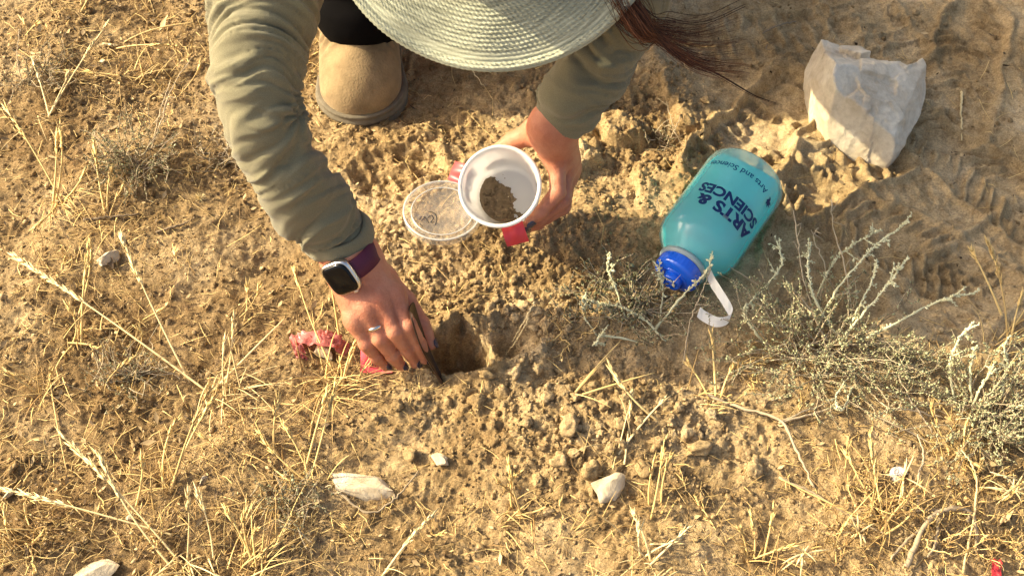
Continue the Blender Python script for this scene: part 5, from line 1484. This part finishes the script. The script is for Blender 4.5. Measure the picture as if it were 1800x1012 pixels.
shrub(1432, 622, .130, .075, 86, 28, [
    ([(1500, 605), (1560, 575), (1650, 530), (1720, 512)], .075, .0022), ([(1470, 610), (1510, 560), (1560, 500), (1598, 450)], .095, .0018), ([(1430, 590), (1470, 510), (1530, 440), (1597, 388)], .11, .0016),
    ([(1420, 560), (1460, 470), (1500, 430), (1548, 405)], .10, .0013), ([(1350, 610), (1318, 570), (1308, 545), (1330, 518)], .045, .0019), ([(1480, 620), (1500, 560), (1530, 500), (1542, 458)], .085, .0014),
    ([(1440, 580), (1410, 480), (1402, 420), (1395, 370)], .12, .0011, 1), ([(1500, 560), (1485, 470), (1465, 400), (1462, 350)], .12, .0010, 1), ([(1440, 540), (1450, 470), (1430, 420), (1438, 400)], .10, .0011, 1),
    ([(1330, 520), (1365, 480), (1375, 455), (1362, 415)], .06, .0015), ([(1420, 560), (1300, 480), (1240, 450), (1180, 500)], .055, .0007, 1), ([(1560, 640), (1400, 660), (1300, 640), (1280, 620)], .03, .0008, 1),
    ([(1500, 680), (1480, 720), (1470, 695), (1510, 640)], .03, .0016), ([(1470, 590), (1430, 520), (1420, 470), (1425, 430)], .085, .0018)],
    'sprawling grey-green saltbush with long pale twigs beside the bottle tether', 1, squash=(1.15, .85))
shrub(1725, 735, .110, .080, 64, 28, [
    ([(1680, 720), (1670, 640), (1690, 590), (1712, 565)], .09, .0019), ([(1700, 740), (1720, 690), (1740, 655), (1742, 650)], .07, .0020), ([(1710, 720), (1705, 660), (1712, 625), (1710, 612)], .07, .0016),
    ([(1740, 740), (1780, 720), (1810, 705), (1830, 690)], .06, .0016), ([(1660, 735), (1600, 720), (1560, 715), (1530, 690)], .03, .0013, 1), ([(1640, 780), (1560, 740), (1520, 720), (1480, 700)], .02, .0011, 1),
    ([(1760, 700), (1770, 640), (1765, 610), (1775, 590)], .08, .0014), ([(1640, 760), (1600, 700), (1580, 660), (1600, 640)], .04, .0012, 1)],
    'thick pale saltbush with knobbly leafy twigs next to golden stalks', 2, tint=.62)
shrub(1105, 540, .085, .045, 56, 20, [
    ([(1100, 560), (1080, 500), (1068, 470), (1070, 445)], .06, .0014), ([(1150, 580), (1200, 520), (1240, 480), (1252, 450)], .075, .0018), ([(1170, 600), (1130, 560), (1090, 540), (1030, 530)], .03, .0016),
    ([(1200, 640), (1215, 560), (1235, 510), (1250, 470)], .07, .0010, 1), ([(1050, 590), (1030, 560), (1028, 535), (1025, 520)], .04, .0012), ([(1120, 600), (1060, 590), (1050, 600), (1045, 605)], .03, .0017), ([(1160, 560), (1165, 510), (1160, 480), (1150, 460)], .05, .0012)],
    'low dark scrubby saltbush between the clods and the bottle cap', 3, tint=.30, squash=(1.2, .8))
shrub(245, 285, .075, .055, 46, 22, [([(265, 260), (285, 210), (300, 160), (338, 100)], .08, .0011, 1), ([(270, 250), (280, 200), (290, 170), (300, 140)], .06, .0010, 1), ([(200, 300), (180, 270), (170, 250), (165, 230)], .03, .0010, 1)],
    'small grey shrub with a thin upright twig beside the bent sleeve', 4, size=.0026, tint=.25)
shrub(1585, 680, .06, .04, 18, 14, [], 'small grey saltbush seedling between two larger saltbushes', 6, tint=.35)
shrub(515, 880, .045, .022, 22, 16, [], 'tiny grey-green herb left of the broad cream stone', 7, name='ground_herb', size=.0024, tint=.45)
shrub(230, 660, .06, .02, 26, 14, [], 'flat brittle grey herb under the leaning straw', 8, name='ground_herb', size=.0024, tint=.35)
shrub(70, 130, .06, .022, 22, 14, [([(40, 150), (33, 120), (30, 90), (35, 50)], .03, .0009, 1)], 'brittle brown herb beside bare crusty soil at the far left', 9, name='ground_herb', size=.0022, tint=.2)
shrub(1160, 250, .030, .028, 9, 6, [([(1165, 270), (1185, 230), (1190, 220), (1195, 205)], .03, .0008, 1), ([(1225, 290), (1190, 240), (1180, 210), (1172, 180)], .035, .0006, 1)], 'little dead sprig on the broken ridge of sand', 10, name='ground_herb', size=.002, tint=.5)
shrub(395, 270, .05, .018, 16, 10, [], 'thin dry herb in the shade of the sleeve', 12, name='ground_herb', size=.002, tint=.2)

for k, (a, b, rd, hg, n_, lb) in enumerate((
    (1545, 885, .055, .05, 20, 'tangled straw-coloured dead herb around the white snail shell'),
    (1655, 955, .06, .045, 24, 'tangled brown dead herb under the gnarled woody stem'),
    (1760, 945, .055, .045, 20, 'straw-coloured dead herb beside the red tape scrap'),
    (1470, 950, .05, .035, 18, 'brittle dead herb between two dry thistles'),
    (1690, 870, .05, .05, 18, 'thin dead herb at the foot of the thick pale saltbush'),
    (1300, 640, .05, .03, 16, 'dead brown herb under the bottle tether'),
    (60, 940, .06, .03, 24, 'matted dead herb over brown litter near the chalky pebble'),
    (250, 955, .05, .03, 18, 'flattened dead herb under the long fallen straw stalks'),
    (420, 760, .05, .025, 16, 'low dead herb in the golden litter'),
    (100, 480, .05, .025, 16, 'low dead herb left of the lone white stone'),
    (320, 120, .055, .03, 18, 'dead herb heap beside the upper sleeve'),
    (990, 590, .04, .03, 14, 'wiry dead herb behind the spoil beside the hole'))):
    shrub(a, b, rd, hg, int(n_ * .6), 6, [], lb, 30 + k, name='dead_herb', size=.0036, tint=.5, mats=('straw', 'litter'))
# fallen twigs and woody stems
def twig_obj(ctrl, lift, r, label, side=(), seed=0, mat='twig', tint=.6, name='fallen_twig', cat='twig', group=None):
    rs = np.random.default_rng(3000 + seed)
    g0 = [G(p[0], p[1]) for p in ctrl]
    pts = [p + A3(0, 0, lift[min(k, len(lift) - 1)]) for k, p in enumerate(g0)]
    c = spline(pts, 30) + rs.normal(0, .0005, (30, 3))
    o = empty(name, g0[0]); tag(o, label, cat, group)
    b_ = MB(); b_.tube(c, np.linspace(r, r * .55, 30) * (1 + .15 * rs.normal(size=30)).clip(.6, 1.5), 7, tint); child_local(b_.build('stem', M[mat]), o)
    for sd in side:
        pts = [G(p[0], p[1]) + A3(0, 0, .004 + .003 * k) for k, p in enumerate(sd)]
        c2 = spline(pts, 14) + rs.normal(0, .0004, (14, 3))
        b_ = MB(); b_.tube(c2, np.linspace(r * .7, r * .3, 14), 6, tint); child_local(b_.build('branchlet', M[mat]), o)
    return o
twig_obj([(1240, 695), (1300, 722), (1368, 746), (1400, 800), (1430, 860)], [.004, .007, .010, .008, .004], .0022, 'forked pale fallen twig in front of the sprawling saltbush', [[(1368, 746), (1410, 728), (1455, 714)], [(1368, 746), (1440, 728), (1488, 716)]], 1)
twig_obj([(1368, 840), (1430, 872), (1500, 915), (1560, 945)], [.003, .006, .006, .004], .0016, 'straight brown fallen twig lying across grit towards woody stems', [], 2, tint=.4)
twig_obj([(595, 872), (650, 905), (700, 880), (738, 838)], [.012, .006, .012, .014], .0014, 'thin curved twig lying over the broad cream stone', [], 3, tint=.35)
twig_obj([(1690, 165), (1688, 200), (1690, 250)], [.003, .003, .003], .0018, 'short straight straw on trodden dust right of the limestone block', [], 4, 'straw_pale', .6)
twig_obj([(1340, 62), (1365, 50), (1398, 42)], [.003, .005, .004], .0015, 'short brown twig on trodden dust above the limestone block', [[(1348, 84), (1345, 92), (1352, 98)]], 5, tint=.3)
twig_obj([(800, 108), (826, 130), (848, 155)], [.02, .012, .006], .0009, 'thin white stalk poking out from beneath the hat brim', [], 6, 'straw_pale', .9)
twig_obj([(150, 390), (190, 385), (245, 380)], [.004, .004, .004], .0020, 'dark bare twig lying left of a fluffy seed tuft', [], 7, tint=.0)
twig_obj([(275, 410), (320, 398), (345, 385)], [.003, .004, .003], .0018, 'dark broken twig lying near a white seed fluff', [], 8, tint=.0)
twig_obj([(183, 82), (200, 83), (208, 84)], [.004, .004, .004], .0022, 'short thick white straw on the crusty soil', [], 9, 'straw_pale', .95)
twig_obj([(1590, 1000), (1620, 930), (1660, 912), (1700, 920), (1715, 975)], [.006, .02, .026, .02, .004], .0034, 'gnarled grey woody stem arching over the soil', [[(1620, 930), (1590, 955), (1560, 990)], [(1700, 920), (1690, 900), (1600, 905)], [(1650, 912), (1640, 960), (1625, 985)]], 10, tint=.45, name='woody_stem')
twig_obj([(1610, 905), (1600, 860), (1605, 830), (1590, 800)], [.004, .03, .04, .05], .0014, 'upright bare stem rising from the gnarled woody base', [], 11, tint=.6, name='woody_stem')
twig_obj([(1690, 1010), (1700, 900), (1690, 850), (1670, 820)], [.004, .03, .04, .04], .0013, 'slim upright stem behind the gnarled woody base', [], 12, 'straw_pale', .5, name='woody_stem')
twig_obj([(940, 540), (920, 575), (900, 600)], [.012, .010, .0], .0010, 'yellow straw leaning down into the dug hole', [], 13, 'straw_pale', .8)
twig_obj([(930, 572), (905, 610), (890, 622)], [.016, .010, .0], .0010, 'short yellow straw resting on the hole rim', [], 14, 'straw_pale', .8)
# dry thistle heads
def thistle(px, py, h, label, seed, n=16):
    rs = np.random.default_rng(4000 + seed); base = G(px, py); g = empty('dry_thistle', base); tag(g, label, 'thistle', 'dry thistles')
    top = base + A3(rs.normal(0, .006), rs.normal(0, .006), h)
    b_ = MB(); b_.tube(bez(base - A3(0, 0, .003), (base + top) / 2 + rs.normal(0, .003, 3), top, 8), .0011, 5, .6); child_local(b_.build('stem', M['straw']), g)
    for k in range(n):
        a = rs.uniform(0, 6.283); p = base + (top - base) * rs.uniform(.35, 1.0); e = nrm(A3(math.cos(a), math.sin(a), rs.uniform(-.3, 1.3))); l_ = rs.uniform(.008, .034)
        c = bez(p, p + e * l_ * .6 + A3(0, 0, .006), p + e * l_ + A3(0, 0, -.003), 7)
        b_ = MB(); b_.tube(c, np.array([.0005, .0010, .0012, .0011, .0008, .0005, .0002]), 5, float(np.clip(rs.normal(.7, .2), 0, 1)), True, .35); child_local(b_.build('spiny_leaf', M['straw_pale']), g)
thistle(1400, 985, .028, 'dry star-shaped thistle by the spiky straw tuft', 1)
thistle(1585, 860, .030, 'dry thistle curling round the white snail shell', 2, 12)
thistle(1765, 880, .034, 'tall dry thistle below the thick pale saltbush', 3, 16)
thistle(1505, 940, .024, 'dry thistle among straw left of the gnarled woody stem', 4, 14)
# fluffy seed heads
def fluff(px, py, label, seed):
    rs = np.random.default_rng(5000 + seed); p = G(px, py, .004); b_ = MB()
    for k in range(120):
        d = nrm(rs.normal(size=3) + A3(0, 0, .4)); b_.tube(np.array([p, p + d * rs.uniform(.004, .009)]), .0002, 3, float(np.clip(rs.normal(.9, .1), 0, 1)), False)
    tag(place(b_.build('seed_fluff', M['straw_pale']), p), label, 'seed head')
fluff(353, 352, 'white fluffy seed tuft lying on bare soil beside the forearm sleeve', 1)
